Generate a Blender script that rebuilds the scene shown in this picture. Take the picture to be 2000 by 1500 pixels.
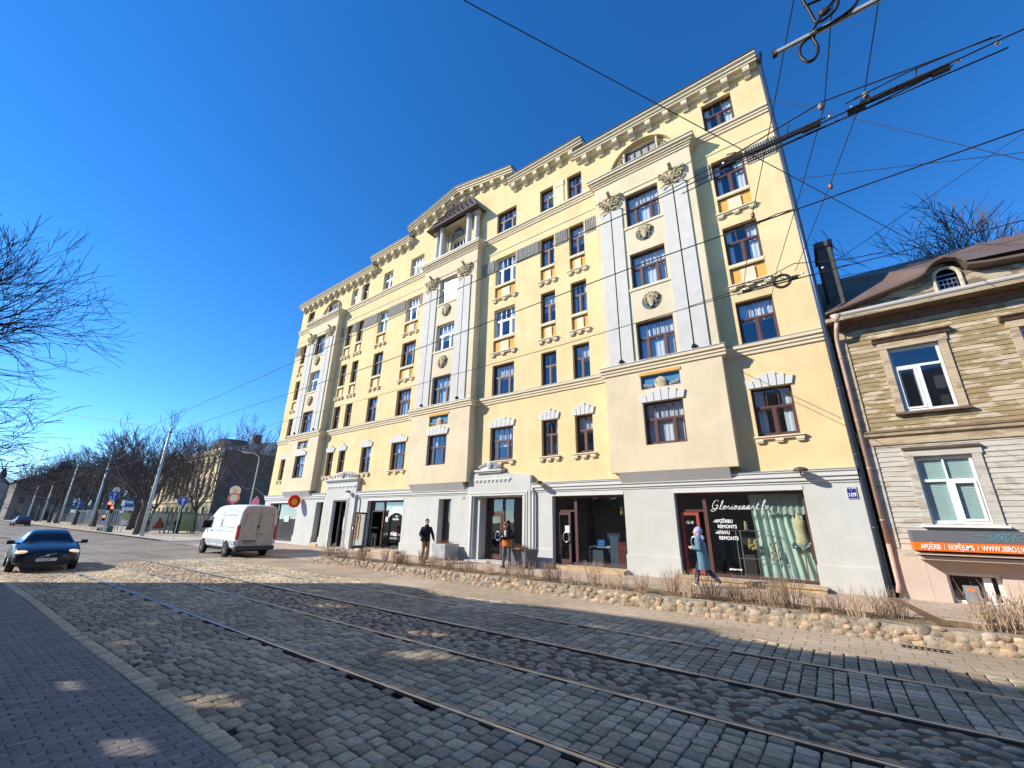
import bpy, math, random
from math import sin, cos, pi, radians, atan2, hypot, sqrt
from mathutils import Vector, Matrix, Euler
random.seed(7)
for o in list(bpy.data.objects): bpy.data.objects.remove(o)
S = bpy.context.scene
COL = S.collection
# ---------------- camera, sky, sun ----------------
F_PX, PITCH, ROLL, YAW, CAM_H = 805.612, radians(18.478), radians(0.9838), radians(37.0768), 2.0117
fh = Vector((-sin(YAW), cos(YAW), 0)); rr = Vector((cos(YAW), sin(YAW), 0)); up = Vector((0, 0, 1))
FW = fh*cos(PITCH)+up*sin(PITCH); U0 = up*cos(PITCH)-fh*sin(PITCH)
RT = rr*cos(ROLL)+U0*sin(ROLL); UP = U0*cos(ROLL)-rr*sin(ROLL)
cd = bpy.data.cameras.new('camera'); cam = bpy.data.objects.new('camera', cd); COL.objects.link(cam)
cd.sensor_fit = 'HORIZONTAL'; cd.sensor_width = 36; cd.lens = F_PX*36/2000; cd.clip_start = 0.05; cd.clip_end = 5000
cam.matrix_world = Matrix(((RT.x, UP.x, -FW.x, 0), (RT.y, UP.y, -FW.y, 0), (RT.z, UP.z, -FW.z, CAM_H), (0, 0, 0, 1)))
S.camera = cam
W = bpy.data.worlds.new('World'); S.world = W; W.use_nodes = True
wn = W.node_tree; wn.nodes.clear()
sky = wn.nodes.new('ShaderNodeTexSky'); sky.sky_type = 'NISHITA'; sky.sun_disc = False
SUN = Vector((-0.6256, -0.5797, 0.5221)).normalized()
sky.sun_elevation = math.asin(SUN.z); sky.sun_rotation = atan2(SUN.x, SUN.y) % (2*pi)
sky.altitude = 900; sky.air_density = 0.8; sky.dust_density = 0.0; sky.ozone_density = 4.5
bg = wn.nodes.new('ShaderNodeBackground'); bg.inputs[1].default_value = 0.15
hs = wn.nodes.new('ShaderNodeHueSaturation'); hs.inputs['Hue'].default_value = 0.503; hs.inputs['Saturation'].default_value = 1.24; hs.inputs['Value'].default_value = 1.0
wo = wn.nodes.new('ShaderNodeOutputWorld')
wn.links.new(sky.outputs[0], hs.inputs['Color']); wn.links.new(hs.outputs[0], bg.inputs[0]); wn.links.new(bg.outputs[0], wo.inputs[0])
ld = bpy.data.lights.new('sun', 'SUN'); ld.energy = 3.8; ld.angle = radians(0.53); ld.color = (1.0, 0.93, 0.82)
sun = bpy.data.objects.new('sun', ld); COL.objects.link(sun); sun.rotation_mode = 'QUATERNION'
sun.rotation_quaternion = SUN.to_track_quat('Z', 'Y'); sun.location = (0, 0, 60)
S.view_settings.view_transform = 'Standard'; S.view_settings.look = 'None'; S.view_settings.exposure = 0.90; S.view_settings.gamma = 1
S.render.engine = 'CYCLES'
try:
    S.cycles.max_bounces = 7; S.cycles.transparent_max_bounces = 12; S.cycles.caustics_reflective = False
except Exception: pass

# ---------------- helpers ----------------
D = 15.7                       # facade plane
def mat(name, col, rough=0.7, var=0.0, vs=1.5, bump=0.0, bs=30.0, metal=0.0, col2=None, emit=0, spec=0.3, mscale=None, thr=None, tint=False, bdist=0.01, streak=0):
    m = bpy.data.materials.new(name); m.use_nodes = True; nt = m.node_tree; n = nt.nodes; l = nt.links
    b = n['Principled BSDF']; b.inputs['Roughness'].default_value = rough; b.inputs['Metallic'].default_value = metal
    b.inputs['Specular IOR Level'].default_value = spec
    c = (*col, 1); b.inputs['Base Color'].default_value = c
    g = n.new('ShaderNodeTexCoord'); src = g.outputs['Object']
    if mscale:
        mp = n.new('ShaderNodeMapping'); mp.inputs['Scale'].default_value = mscale; l.new(src, mp.inputs[0]); src2 = mp.outputs[0]
    else: src2 = src
    out = None
    if var or col2:
        t = n.new('ShaderNodeTexNoise'); t.inputs['Scale'].default_value = vs; t.inputs['Detail'].default_value = 5; t.inputs['Roughness'].default_value = 0.6
        l.new(src2, t.inputs['Vector'])
        r = n.new('ShaderNodeValToRGB'); l.new(t.outputs['Fac'], r.inputs[0])
        a, z = thr if thr else (0.35, 0.65)
        r.color_ramp.elements[0].position = a; r.color_ramp.elements[1].position = z
        lo = tuple(x*(1-var) for x in col) if not col2 else col
        hi = tuple(min(1, x*(1+var)) for x in col) if not col2 else col2
        r.color_ramp.elements[0].color = (*lo, 1); r.color_ramp.elements[1].color = (*hi, 1)
        out = r.outputs[0]; l.new(out, b.inputs['Base Color'])
    if streak:
        mp3 = n.new('ShaderNodeMapping'); mp3.inputs['Scale'].default_value = (1.5, 1.5, .22); l.new(src, mp3.inputs[0])
        t3 = n.new('ShaderNodeTexNoise'); t3.inputs['Scale'].default_value = 1.6; t3.inputs['Detail'].default_value = 8; t3.inputs['Roughness'].default_value = .7; l.new(mp3.outputs[0], t3.inputs['Vector'])
        t4 = n.new('ShaderNodeTexNoise'); t4.inputs['Scale'].default_value = .45; t4.inputs['Detail'].default_value = 6; l.new(src, t4.inputs['Vector'])
        ad = n.new('ShaderNodeMath'); ad.operation = 'ADD'; l.new(t3.outputs['Fac'], ad.inputs[0]); l.new(t4.outputs['Fac'], ad.inputs[1])
        r3 = n.new('ShaderNodeValToRGB'); e3 = r3.color_ramp.elements; e3[0].position = .36; e3[1].position = .56; q = 1-streak; e3[0].color = (q, q*.98, q*.94, 1); e3[1].color = (1, 1, 1, 1)
        hf = n.new('ShaderNodeMath'); hf.operation = 'MULTIPLY'; hf.inputs[1].default_value = .5; l.new(ad.outputs[0], hf.inputs[0]); l.new(hf.outputs[0], r3.inputs[0])
        m3 = n.new('ShaderNodeMix'); m3.data_type = 'RGBA'; m3.blend_type = 'MULTIPLY'; m3.inputs[0].default_value = 1; l.new(out, m3.inputs[6]); l.new(r3.outputs[0], m3.inputs[7]); l.new(m3.outputs[2], b.inputs['Base Color']); out = m3.outputs[2]
    if tint:
        at = n.new('ShaderNodeAttribute'); at.attribute_name = 'tint'
        mx = n.new('ShaderNodeMix'); mx.data_type = 'RGBA'; mx.blend_type = 'MULTIPLY'; mx.inputs[0].default_value = 1
        if out: l.new(out, mx.inputs[6])
        else: mx.inputs[6].default_value = c
        l.new(at.outputs['Color'], mx.inputs[7]); l.new(mx.outputs[2], b.inputs['Base Color'])
    if bump:
        t = n.new('ShaderNodeTexNoise'); t.inputs['Scale'].default_value = bs; t.inputs['Detail'].default_value = 4
        l.new(src, t.inputs['Vector']); bp = n.new('ShaderNodeBump'); bp.inputs['Strength'].default_value = bump; bp.inputs['Distance'].default_value = bdist
        l.new(t.outputs['Fac'], bp.inputs['Height']); l.new(bp.outputs[0], b.inputs['Normal'])
    if emit:
        b.inputs['Emission Color'].default_value = c; b.inputs['Emission Strength'].default_value = emit
    return m
def glass(name, tintc=(0.75, 0.85, 0.85), refl=1.6, rough=0.01, wav=0.02):
    m = bpy.data.materials.new(name); m.use_nodes = True; nt = m.node_tree; n = nt.nodes; l = nt.links; n.clear()
    tr = n.new('ShaderNodeBsdfTransparent'); tr.inputs[0].default_value = (*tintc, 1)
    gl = n.new('ShaderNodeBsdfGlossy'); gl.inputs['Roughness'].default_value = rough; gl.inputs[0].default_value = (0.95, 0.97, 1, 1)
    fr = n.new('ShaderNodeFresnel'); gg = n.new('ShaderNodeNewGeometry'); io = n.new('ShaderNodeMath'); io.operation = 'MULTIPLY_ADD'; io.inputs[1].default_value = -0.8333; io.inputs[2].default_value = 1.5; l.new(gg.outputs['Backfacing'], io.inputs[0]); l.new(io.outputs[0], fr.inputs[0])
    mu = n.new('ShaderNodeMath'); mu.operation = 'MULTIPLY_ADD'; mu.inputs[1].default_value = refl; mu.inputs[2].default_value = 0.02; mu.use_clamp = True
    t = n.new('ShaderNodeTexNoise'); t.inputs['Scale'].default_value = 1.1
    g = n.new('ShaderNodeNewGeometry'); l.new(g.outputs['Position'], t.inputs['Vector'])
    bp = n.new('ShaderNodeBump'); bp.inputs['Strength'].default_value = wav; bp.inputs['Distance'].default_value = 0.3
    l.new(t.outputs['Fac'], bp.inputs['Height']); l.new(bp.outputs[0], gl.inputs['Normal'])
    mx = n.new('ShaderNodeMixShader'); o = n.new('ShaderNodeOutputMaterial')
    l.new(fr.outputs[0], mu.inputs[0]); l.new(mu.outputs[0], mx.inputs[0]); l.new(tr.outputs[0], mx.inputs[1]); l.new(gl.outputs[0], mx.inputs[2]); l.new(mx.outputs[0], o.inputs[0])
    return m

class M:
    def __init__(s): s.v = []; s.f = []; s.t = []; s.tint = None
    def add(s, vs, fs, tint=None):
        o = len(s.v); s.v += [tuple(p) for p in vs]; s.f += [tuple(i+o for i in q) for q in fs]
        if tint is not None:
            while len(s.t) < o: s.t.append((1, 1, 1))
            s.t += [tint]*len(vs)
    def box(s, x0, x1, y0, y1, z0, z1):
        s.add([(x0, y0, z0), (x1, y0, z0), (x1, y1, z0), (x0, y1, z0), (x0, y0, z1), (x1, y0, z1), (x1, y1, z1), (x0, y1, z1)],
              [(0, 3, 2, 1), (4, 5, 6, 7), (0, 1, 5, 4), (1, 2, 6, 5), (2, 3, 7, 6), (3, 0, 4, 7)]); return s
    def quad(s, a, b, c, d): s.add([a, b, c, d], [(0, 1, 2, 3)]); return s
    def prism(s, poly, a0, a1, ax='y'):
        n = len(poly)
        def P(p, a): return {'y': (p[0], a, p[1]), 'x': (a, p[0], p[1]), 'z': (p[0], p[1], a)}[ax]
        s.add([P(p, a0) for p in poly]+[P(p, a1) for p in poly], [tuple(range(n))[::-1], tuple(range(n, 2*n))]+[(i, (i+1) % n, n+(i+1) % n, n+i) for i in range(n)]); return s
    def tube(s, pts, r, n=8, cap=True, closed=False, tint=None, sq=None):
        pts = [Vector(p) for p in pts]; k = len(pts); rs = r if isinstance(r, (list, tuple)) else [r]*k
        vs = []; prev = None
        for i, p in enumerate(pts):
            if closed: d = pts[(i+1) % k]-pts[i-1]
            else: d = pts[min(i+1, k-1)]-pts[max(i-1, 0)]
            d = d.normalized() if d.length > 1e-9 else Vector((0, 0, 1))
            if prev is None: a = d.orthogonal().normalized()
            else:
                a = prev-d*prev.dot(d); a = a.normalized() if a.length > 1e-6 else d.orthogonal().normalized()
            prev = a; b = d.cross(a)
            for j in range(n):
                t = 2*pi*j/n; vs.append(p+(a*cos(t)+b*sin(t))*rs[i])
        fs = []
        for i in range(k if closed else k-1):
            i2 = (i+1) % k
            for j in range(n): fs.append((i*n+j, i*n+(j+1) % n, i2*n+(j+1) % n, i2*n+j))
        if cap and not closed: fs += [tuple(range(n))[::-1], tuple((k-1)*n+j for j in range(n))]
        s.add(vs, fs, tint); return s
    def lathe(s, prof, c=(0, 0, 0), n=16, ax='z', sx=1, sy=1):
        vs = []; k = len(prof)
        for r, h in prof:
            for j in range(n):
                t = 2*pi*j/n; x, y = r*cos(t)*sx, r*sin(t)*sy
                p = {'z': (x, y, h), 'y': (x, h, y), 'x': (h, x, y)}[ax]; vs.append((c[0]+p[0], c[1]+p[1], c[2]+p[2]))
        fs = [(i*n+j, i*n+(j+1) % n, (i+1)*n+(j+1) % n, (i+1)*n+j) for i in range(k-1) for j in range(n)]
        fs += [tuple(range(n))[::-1], tuple((k-1)*n+j for j in range(n))]
        s.add(vs, fs); return s
    def ell(s, c, r, n=10, m=6, rot=None, tint=None):
        vs = []; 
        for i in range(m+1):
            ph = pi*i/m
            for j in range(n):
                t = 2*pi*j/n; p = Vector((r[0]*sin(ph)*cos(t), r[1]*sin(ph)*sin(t), r[2]*cos(ph)))
                if rot: p = rot @ p
                vs.append(p+Vector(c))
        s.add(vs, [(i*n+j, (i+1)*n+j, (i+1)*n+(j+1) % n, i*n+(j+1) % n) for i in range(m) for j in range(n)], tint); return s
    def prof_x(s, prof, x0, x1, dz0=0, dz1=0):     # moulding profile (y,z) swept along x
        n = len(prof)
        s.add([(x0, y, z+dz0) for y, z in prof]+[(x1, y, z+dz1) for y, z in prof], [tuple(range(n)), tuple(range(n, 2*n))[::-1]]+[(i, n+i, n+(i+1) % n, (i+1) % n) for i in range(n)]); return s
    def mesh(s, name, mats, smooth=False, mi=None):
        me = bpy.data.meshes.new(name); me.from_pydata(s.v, [], s.f)
        for m_ in (mats if isinstance(mats, (list, tuple)) else [mats]): me.materials.append(m_)
        if s.t:
            while len(s.t) < len(s.v): s.t.append((1, 1, 1))
            a = me.color_attributes.new('tint', 'FLOAT_COLOR', 'POINT'); a.data.foreach_set('color', [c for t in s.t for c in (*t, 1)])
        if mi: me.polygons.foreach_set('material_index', mi)
        if smooth: me.polygons.foreach_set('use_smooth', [True]*len(me.polygons))
        me.validate(); me.update(); return me
def tag(o, label=None, cat=None, group=None, kind=None):
    if label: o['label'] = label
    if cat: o['category'] = cat
    if group: o['group'] = group
    if kind: o['kind'] = kind
    return o
def fixn(me):
    import bmesh
    b = bmesh.new(); b.from_mesh(me); bmesh.ops.recalc_face_normals(b, faces=b.faces); b.to_mesh(me); b.free()
def put(name, me, parent=None, loc=(0, 0, 0), rot=None):
    o = bpy.data.objects.new(name, me); COL.objects.link(o)
    if parent is not None: o.parent = parent
    o.location = loc
    if rot: o.rotation_euler = rot
    return o
def obj(name, m, mt, parent=None, smooth=False, origin=None, bevel=0, rel=True):
    """link M as object. vertices are world coordinates; parented things are shifted to the root's frame"""
    if parent is not None and rel:
        p = parent; off = Vector((0, 0, 0))
        while p is not None: off += Vector(p.location); p = p.parent
        m.v = [(x-off.x, y-off.y, z-off.z) for x, y, z in m.v]; loc = (0, 0, 0)
    elif origin is not None:
        m.v = [(x-origin[0], y-origin[1], z-origin[2]) for x, y, z in m.v]; loc = origin
    else: loc = (0, 0, 0)
    me = m.mesh(name, mt, smooth); fixn(me)
    o = put(name, me, parent, loc)
    if bevel:
        b = o.modifiers.new('bevel', 'BEVEL'); b.width = bevel; b.segments = 2; b.limit_method = 'ANGLE'
    return o
def empty(name, loc, label, cat, group=None, rz=0):
    o = bpy.data.objects.new(name, None); COL.objects.link(o); o.location = loc; o.rotation_euler = (0, 0, rz); o.empty_display_size = 0.2
    return tag(o, label, cat, group)
def copytree(o, parent=None):
    c = o.copy(); COL.objects.link(c)
    if parent is not None: c.parent = parent
    for ch in o.children: copytree(ch, c)
    return c
def text(name, body, size, mt, parent, loc, rot, shear=0, align='LEFT', ext=0.004, sx=1.0, bold=0.0):
    cu = bpy.data.curves.new(name, 'FONT'); cu.body = body; cu.size = size; cu.shear = shear; cu.align_x = align; cu.extrude = ext; cu.offset = bold
    o = bpy.data.objects.new(name, cu); COL.objects.link(o)
    bpy.context.view_layer.update(); dg = bpy.context.evaluated_depsgraph_get()
    me = bpy.data.meshes.new_from_object(o.evaluated_get(dg)); bpy.data.objects.remove(o)
    me.materials.clear(); me.materials.append(mt)
    n = put(name, me, parent, loc, rot); n.scale = (sx, 1, 1)
    return n
FR = (pi/2, 0, 0)      # text facing the street (-Y)

# ---------------- materials ----------------
STUCCO = mat('yellow_stucco', (0.74, 0.58, 0.31), 0.9, var=0.06, vs=0.8, bump=0.8, bs=32, spec=0.1, bdist=0.015, streak=.09)
CREAM = mat('cream_stucco', (0.67, 0.57, 0.39), 0.9, var=0.05, vs=1.2, bump=0.6, bs=36, spec=0.1, streak=.09)
TRIM = mat('cream_trim', (0.70, 0.59, 0.40), 0.85, var=0.05, vs=2, bump=0.15, bs=50, spec=0.15)
GREYR = mat('grey_render', (0.57, 0.545, 0.485), 0.9, var=0.05, vs=2, bump=0.6, bs=45, spec=0.1)
WHITER = mat('white_render', (0.535, 0.54, 0.505), 0.9, var=0.04, vs=1.5, bump=0.4, bs=55, spec=0.1, streak=.06)
WHITEM = mat('white_moulding', (0.59, 0.59, 0.56), 0.85, var=0.03, vs=2, spec=0.15)
OCHRE = mat('ochre_panel', (0.66, 0.36, 0.10), 0.9, var=0.08, vs=5, bump=0.4, bs=40, spec=0.1)
FLUTE = mat('ribbed_grey', (0.40, 0.38, 0.33), 0.9, var=0.15, vs=6, spec=0.1)
ORNA = mat('carved_stone', (0.46, 0.38, 0.24), 0.9, var=0.2, vs=9, bump=0.3, bs=30, spec=0.1)
BLUEG = mat('blue_ground', (0.05, 0.20, 0.38), 0.8, var=0.1, vs=6)
MEDG = mat('dark_ground', (0.20, 0.15, 0.10), 0.9, var=0.1, vs=6)
FRAMEB = mat('redbrown_frame', (0.095, 0.042, 0.036), 0.5, spec=0.4)
FRAMEW = mat('white_frame', (0.75, 0.75, 0.73), 0.4, spec=0.4)
GLASS = glass('window_glass', (.85, .9, .92), refl=2.7, wav=0.006, rough=.045)
SHOPG = glass('shop_glass', (0.85, 0.9, 0.88), refl=2.2, wav=0.004)
CURT = mat('net_curtain', (0.75, 0.78, 0.80), 0.9, var=0.12, vs=4, mscale=(5, 1, 0.2))
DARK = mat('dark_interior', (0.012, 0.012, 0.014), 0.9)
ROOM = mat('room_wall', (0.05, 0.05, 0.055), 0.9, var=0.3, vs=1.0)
ZINC = mat('zinc_flashing', (0.42, 0.47, 0.50), 0.5, var=0.12, vs=3, metal=0.3)
ROOFD = mat('dark_roof_metal', (0.045, 0.035, 0.035), 0.6)
TILE = mat('dark_roof_tiles', (0.10, 0.075, 0.075), 0.75, var=0.2, vs=12, bump=0.6, bs=25)
PIPED = mat('dark_downpipe', (0.05, 0.075, 0.12), 0.35, metal=0.4)
PIPEP = mat('pink_downpipe', (0.50, 0.34, 0.26), 0.5, var=0.15, vs=1.2)
METAL = mat('brushed_metal', (0.55, 0.55, 0.56), 0.3, metal=0.8)
STEEL = mat('rail_steel', (0.50, 0.475, 0.43), 0.36, metal=0.55, var=0.2, vs=3)
RUST = mat('rail_side', (0.022, 0.017, 0.014), 0.8, var=0.2, vs=5)
WIREM = mat('overhead_wire', (0.035, 0.033, 0.035), 0.55)
GALV = mat('galvanised_pole', (0.45, 0.50, 0.50), 0.55, var=0.1, vs=2, metal=0.2)
BARK = mat('tree_bark', (0.10, 0.082, 0.068), 0.9, var=0.25, vs=6, bump=0.6, bs=18)
TWIG = mat('twig_bark', (0.095, 0.078, 0.07), 0.9)
SHRUBM = mat('shrub_twigs', (0.42, 0.30, 0.20), 0.85, var=0.15, vs=10)
PLASTICB = mat('black_plastic', (0.015, 0.015, 0.016), 0.45)
# ---------------- yellow apartment building ----------------
BLD = empty('apartment_building', (-17.7, 15.7, 0.25), 'tall yellow six storey apartment building with white ground floor and three cream bays', 'building')
FL = {2: (4.82, 6.47), 3: (8.12, 9.83), 4: (11.42, 13.12), 5: (14.68, 16.44), 6: (18.10, 19.68)}
COLS = {'R': (-1.59, -0.42), 'a': (-8.39, -7.54), 'b': (-10.12, -9.26), 'c': (-13.18, -11.75), 'd': (-21.05, -19.68),
        'e': (-24.15, -23.07), 'f': (-26.77, -25.97), 'g': (-28.30, -27.45), 'h': (-35.15, -34.05)}
PR = 0.5
ORI = {'R': (-6.65, -2.23), 'M': (-18.8, -14.2), 'L': (-33.3, -28.9)}
XL, XR = -36.2, 0.72
def wall_grid(m, x0, x1, z0, z1, holes, y, depth, rev=True, frontdir=-1):
    xs = sorted({x0, x1, *[h[0] for h in holes], *[h[1] for h in holes]}); xs = [x for x in xs if x0 <= x <= x1]
    zs = sorted({z0, z1, *[h[2] for h in holes], *[h[3] for h in holes]}); zs = [z for z in zs if z0 <= z <= z1]
    for i in range(len(xs)-1):
        k = 0
        while k < len(zs)-1:
            cx, cz = (xs[i]+xs[i+1])/2, (zs[k]+zs[k+1])/2
            if not any(h[0] < cx < h[1] and h[2] < cz < h[3] for h in holes):
                m.quad((xs[i], y, zs[k]), (xs[i+1], y, zs[k]), (xs[i+1], y, zs[k+1]), (xs[i], y, zs[k+1]))
            k += 1
    if rev:
        for h in holes:
            if len(h) > 4 and h[4] == 'no': continue
            a, b, c, d = h[:4]; y2 = y+depth
            m.quad((a, y, c), (a, y2, c), (a, y2, d), (a, y, d)); m.quad((b, y, c), (b, y, d), (b, y2, d), (b, y2, c))
            if not (len(h) > 4 and h[4] == 'arch'): m.quad((a, y, d), (a, y2, d), (b, y2, d), (b, y, d))
            m.quad((a, y, c), (b, y, c), (b, y2, c), (a, y2, c))
def arch_fill(m, a, b, zb, zt, y, depth, n=20):
    cx, rx, rz = (a+b)/2, (b-a)/2, zt-zb
    p = [(cx+rx*cos(pi*i/n), zb+rz*sin(pi*i/n)**0.9) for i in range(n+1)]
    for i in range(n):
        (x1, z1), (x2, z2) = p[i], p[i+1]
        m.quad((x1, y, z1), (x1, y, zt+.001), (x2, y, zt+.001), (x2, y, z2)); m.quad((x1, y, z1), (x2, y, z2), (x2, y+depth, z2), (x1, y+depth, z1))
# windows: shared meshes per size and colour
WC = {}
def win_meshes(w, h, style, white, tilt=False):
    key = (round(w, 2), round(h, 2), style, white)
    if key in WC: return WC[key]
    fm = FRAMEW if white else FRAMEB
    f = M(); t = .065; y0, y1 = 0, .07
    f.box(0, t, y0, y1, 0, h); f.box(w-t, w, y0, y1, 0, h); f.box(t, w-t, y0, y1, 0, t+.02); f.box(t, w-t, y0, y1, h-t, h)
    zt = h*0.60
    f.box(t, w-t, y0-.012, y1, zt-.04, zt+.04)
    up_n, lo = {'wide3': (4, (.27, .73)), 'wide2': (3, (.5,)), 'nar': (2, (.5,)), 'wide4': (4, (.5,))}[style]
    for i in range(1, up_n):
        x = t+(w-2*t)*i/up_n; f.box(x-.014, x+.014, y0+.015, y1, zt+.04, h-t)
    for q in lo: x = w*q; f.box(x-.045, x+.045, y0-.012, y1, t+.02, zt-.04)
    edges = [t]+[w*q for q in lo]+[w-t]
    for i in range(len(edges)-1):      # inner casement lines
        a = edges[i]+(.045 if i else 0); b = edges[i+1]-(.045 if i < len(edges)-2 else 0)
        if b-a > .25:
            for x in (a, b-.035): f.box(x, x+.035, y0+.01, y1, t+.02, zt-.04)
            f.box(a+.035, b-.035, y0+.01, y1, t+.02, t+.055); f.box(a+.035, b-.035, y0+.01, y1, zt-.075, zt-.04)
    g = M(); g.quad((t*.6, .04, t*.6), (w-t*.6, .04, t*.6), (w-t*.6, .04, h-t*.6), (t*.6, .04, h-t*.6))
    a, b = f.mesh('window', fm), g.mesh('pane', GLASS); fixn(a)
    WC[key] = (a, b); return WC[key]
def curtain_mesh(w, h, seed):
    r = random.Random(seed); m = M(); k = r.random()
    spans = [(0.06, w*r.uniform(.18, .42)), (w*r.uniform(.58, .8), w-.06)] if k < .6 else ([(0.06, w-.06)] if k < .8 else [(w*.5, w-.06)])
    lo = h*(.0 if r.random() < .7 else .5)
    if seed % 3 == 0: spans = [(0.06, w-.06)]; lo = h*r.uniform(.35, .6)
    for a, b in spans:
        n = max(4, int((b-a)/.045)); vs = []
        for i in range(n+1):
            x = a+(b-a)*i/n; y = .16+.025*sin(i*1.9+seed); vs += [(x, y, lo+.05), (x, y*.9+.01, h-.04)]
        m.add(vs, [(2*i, 2*i+2, 2*i+3, 2*i+1) for i in range(n)])
    return m.mesh('curtain', CURT, True)
CURTS = {}
SILLC = {}
def sill_mesh(w):      # projecting sill moulding carried on three little blocks
    k = round(w, 2)
    if k in SILLC: return SILLC[k]
    m = M(); m.box(-.12, w+.12, -.13, 0, -.045, 0); m.box(-.09, w+.09, -.09, 0, -.10, -.045)
    nb = 3
    for i in range(nb):
        c = -.02+(w+.04)*i/(nb-1)*.92+.04*w; m.box(c-.11, c+.11, -.10, 0, -.17, -.10)
        m.box(c-.09, c+.09, -.08, 0, -.215, -.17)
    me = m.mesh('window_sill', TRIM); fixn(me); SILLC[k] = me; return me
PANC = {}
def panel_mesh(w, h=.70):
    k = round(w, 2)
    if k not in PANC:
        m = M(); m.box(0.002, w-.002, .10, .14, 0, h); me = m.mesh('spandrel_panel', OCHRE)
        m2 = M(); a = w*.30; m2.box(a, w-a, .045, .0995, .04, h-.10); me2 = m2.mesh('panel_boss', TRIM)
        fixn(me); fixn(me2); PANC[k] = (me, me2)
    return PANC[k]
rel = lambda x, y, z: (x-BLD.location.x, y-BLD.location.y, z-BLD.location.z)
WHITES = {('c', 5), ('c', 4), ('M', 5), ('M', 4), ('d', 6), ('d', 5), ('e', 6), ('e', 5), ('g', 6), ('L', 4), ('M', 6)}
def window(x0, x1, z0, z1, y, style, key, sill=False, panel=False, lintel=False, curtain=True):
    w, h = x1-x0, z1-z0; me, gl = win_meshes(w, h, style, key in WHITES)
    o = put('window', me, BLD, rel(x0, y+.17, z0)); put('pane', gl, o)
    if curtain and random.random() < .85:
        ck = (round(w, 1), round(h, 1), random.randrange(7))
        if ck not in CURTS: CURTS[ck] = curtain_mesh(w, h, ck[2]*7+3)
        put('curtain', CURTS[ck], o)
    if sill: put('window_sill', sill_mesh(w), o, (0, -.172, -.02))
    if panel:
        p, b = panel_mesh(w); q = put('spandrel_panel', p, BLD, rel(x0, y, z0-.87)); put('panel_boss', b, q)
        m = M(); m.box(x0-.002, x1+.002, y-.02, y+.16, z0-.14, z0-.03); m.box(x0+.0, x1-.0, y+.03, y+.15, z0-.17, z0-.14); obj('ledge', m, TRIM, BLD)
        put('window_sill', sill_mesh(w), o, (0, -.172, -.90))
    if lintel:
        m = M(); n = 6 if w > 1 else 5; c = w/2
        for i in range(n):
            u0, u1 = i/n, (i+1)/n; g = .012
            def P(u, z, top): 
                s = (u-.5)*2; return (c+s*(w/2+(.13 if top else .06)), z)
            k = abs((i+.5)/n-.5)*2; hgt = .50-.26*k
            m.prism([(P(u0, 0, 0)[0]+g, .0), (P(u1, 0, 0)[0]-g, .0), (P(u1, 0, 1)[0]-g, hgt), (P(u0, 0, 1)[0]+g, hgt)], -.235, -.17)
        m.v = [(a, b, cc+h) for a, b, cc in m.v]; me = m.mesh('lintel', WHITEM); fixn(me); put('lintel', me, o)
    return o
STY = {'R': 'wide2', 'a': 'nar', 'b': 'nar', 'c': 'wide3', 'd': 'wide3', 'e': 'nar', 'f': 'nar', 'g': 'nar', 'h': 'nar'}
holes = []
for k, (a, b) in COLS.items():
    for f, (z0, z1) in FL.items():
        pan = f in (4, 5)
        holes.append((a, b, z0, z1))
        if pan: holes.append((a, b, z0-.87, z0-.17))
        window(a, b, z0, z1, D, STY[k], (k, f), sill=(f == 2), panel=pan, lintel=(f == 2))
oh = []
for k, (a, b) in ORI.items():
    holes.append((a+.12, b-.12, 3.95, 17.85, 'no'))
    c = (a+b)/2; hw = .74
    for f in (2, 3, 4, 5):
        z0, z1 = FL[f]
        if f == 5: z0, z1 = 14.55, 16.30
        if f == 2: z0, z1 = 4.80, 6.42
        window(c-hw, c+hw, z0, z1, D-PR, 'wide3', (k, f), lintel=(f == 2))
    if k != 'M': holes.append((c-1.62, c+1.62, 17.9, 19.72, 'arch'))
    else: holes.append((c-.9, c+.9, 17.9, 20.1, 'no'))
m = M()
wall_grid(m, XL, XR, 3.60, 20.15, holes, D, .26)
for k in 'RL':
    c = sum(ORI[k])/2; arch_fill(m, c-1.62, c+1.62, 18.0, 19.72, D, .26)
    m.quad((c-1.62, D+.26, 17.9), (c+1.62, D+.26, 17.9), (c+1.62, D+.26, 19.74), (c-1.62, D+.26, 19.74))
# stepped upper wall under the roof line
STEP = [(XL, -25.2, 20.5, 20.5), (-25.2, -20.9, 21.3, 21.3), (-20.9, -16.5, 21.95, 22.9), (-16.5, -12.2, 22.9, 21.95), (-12.2, -7.6, 21.3, 21.3), (-7.6, XR, 20.5, 20.5)]
for a, b, za, zb in STEP:
    m.quad((a, D, 20.15), (b, D, 20.15), (b, D, zb), (a, D, za))
    m.quad((a, D+.3, 20.15), (a, D, 20.15), (a, D, za), (a, D+.3, za)); m.quad((b, D, 20.15), (b, D+.3, 20.15), (b, D+.3, zb), (b, D, zb))
m.quad((XR, D, .2), (XR, D+13, .2), (XR, D+13, 20.4), (XR, D, 20.4)); m.quad((XL, D, .2), (XL, D, 20.4), (XL, D+13, 20.4), (XL, D+13, .2))
m.quad((XL, D+13, .2), (XL, D+13, 20.4), (XR, D+13, 20.4), (XR, D+13, .2))
obj('wall', m, STUCCO, BLD)
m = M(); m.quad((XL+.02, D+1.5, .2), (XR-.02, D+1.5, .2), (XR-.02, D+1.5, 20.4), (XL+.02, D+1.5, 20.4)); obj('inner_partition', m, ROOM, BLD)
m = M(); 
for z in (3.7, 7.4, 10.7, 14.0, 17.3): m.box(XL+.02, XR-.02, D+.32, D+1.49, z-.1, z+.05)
obj('floor_slab', m, ROOM, BLD)
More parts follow.
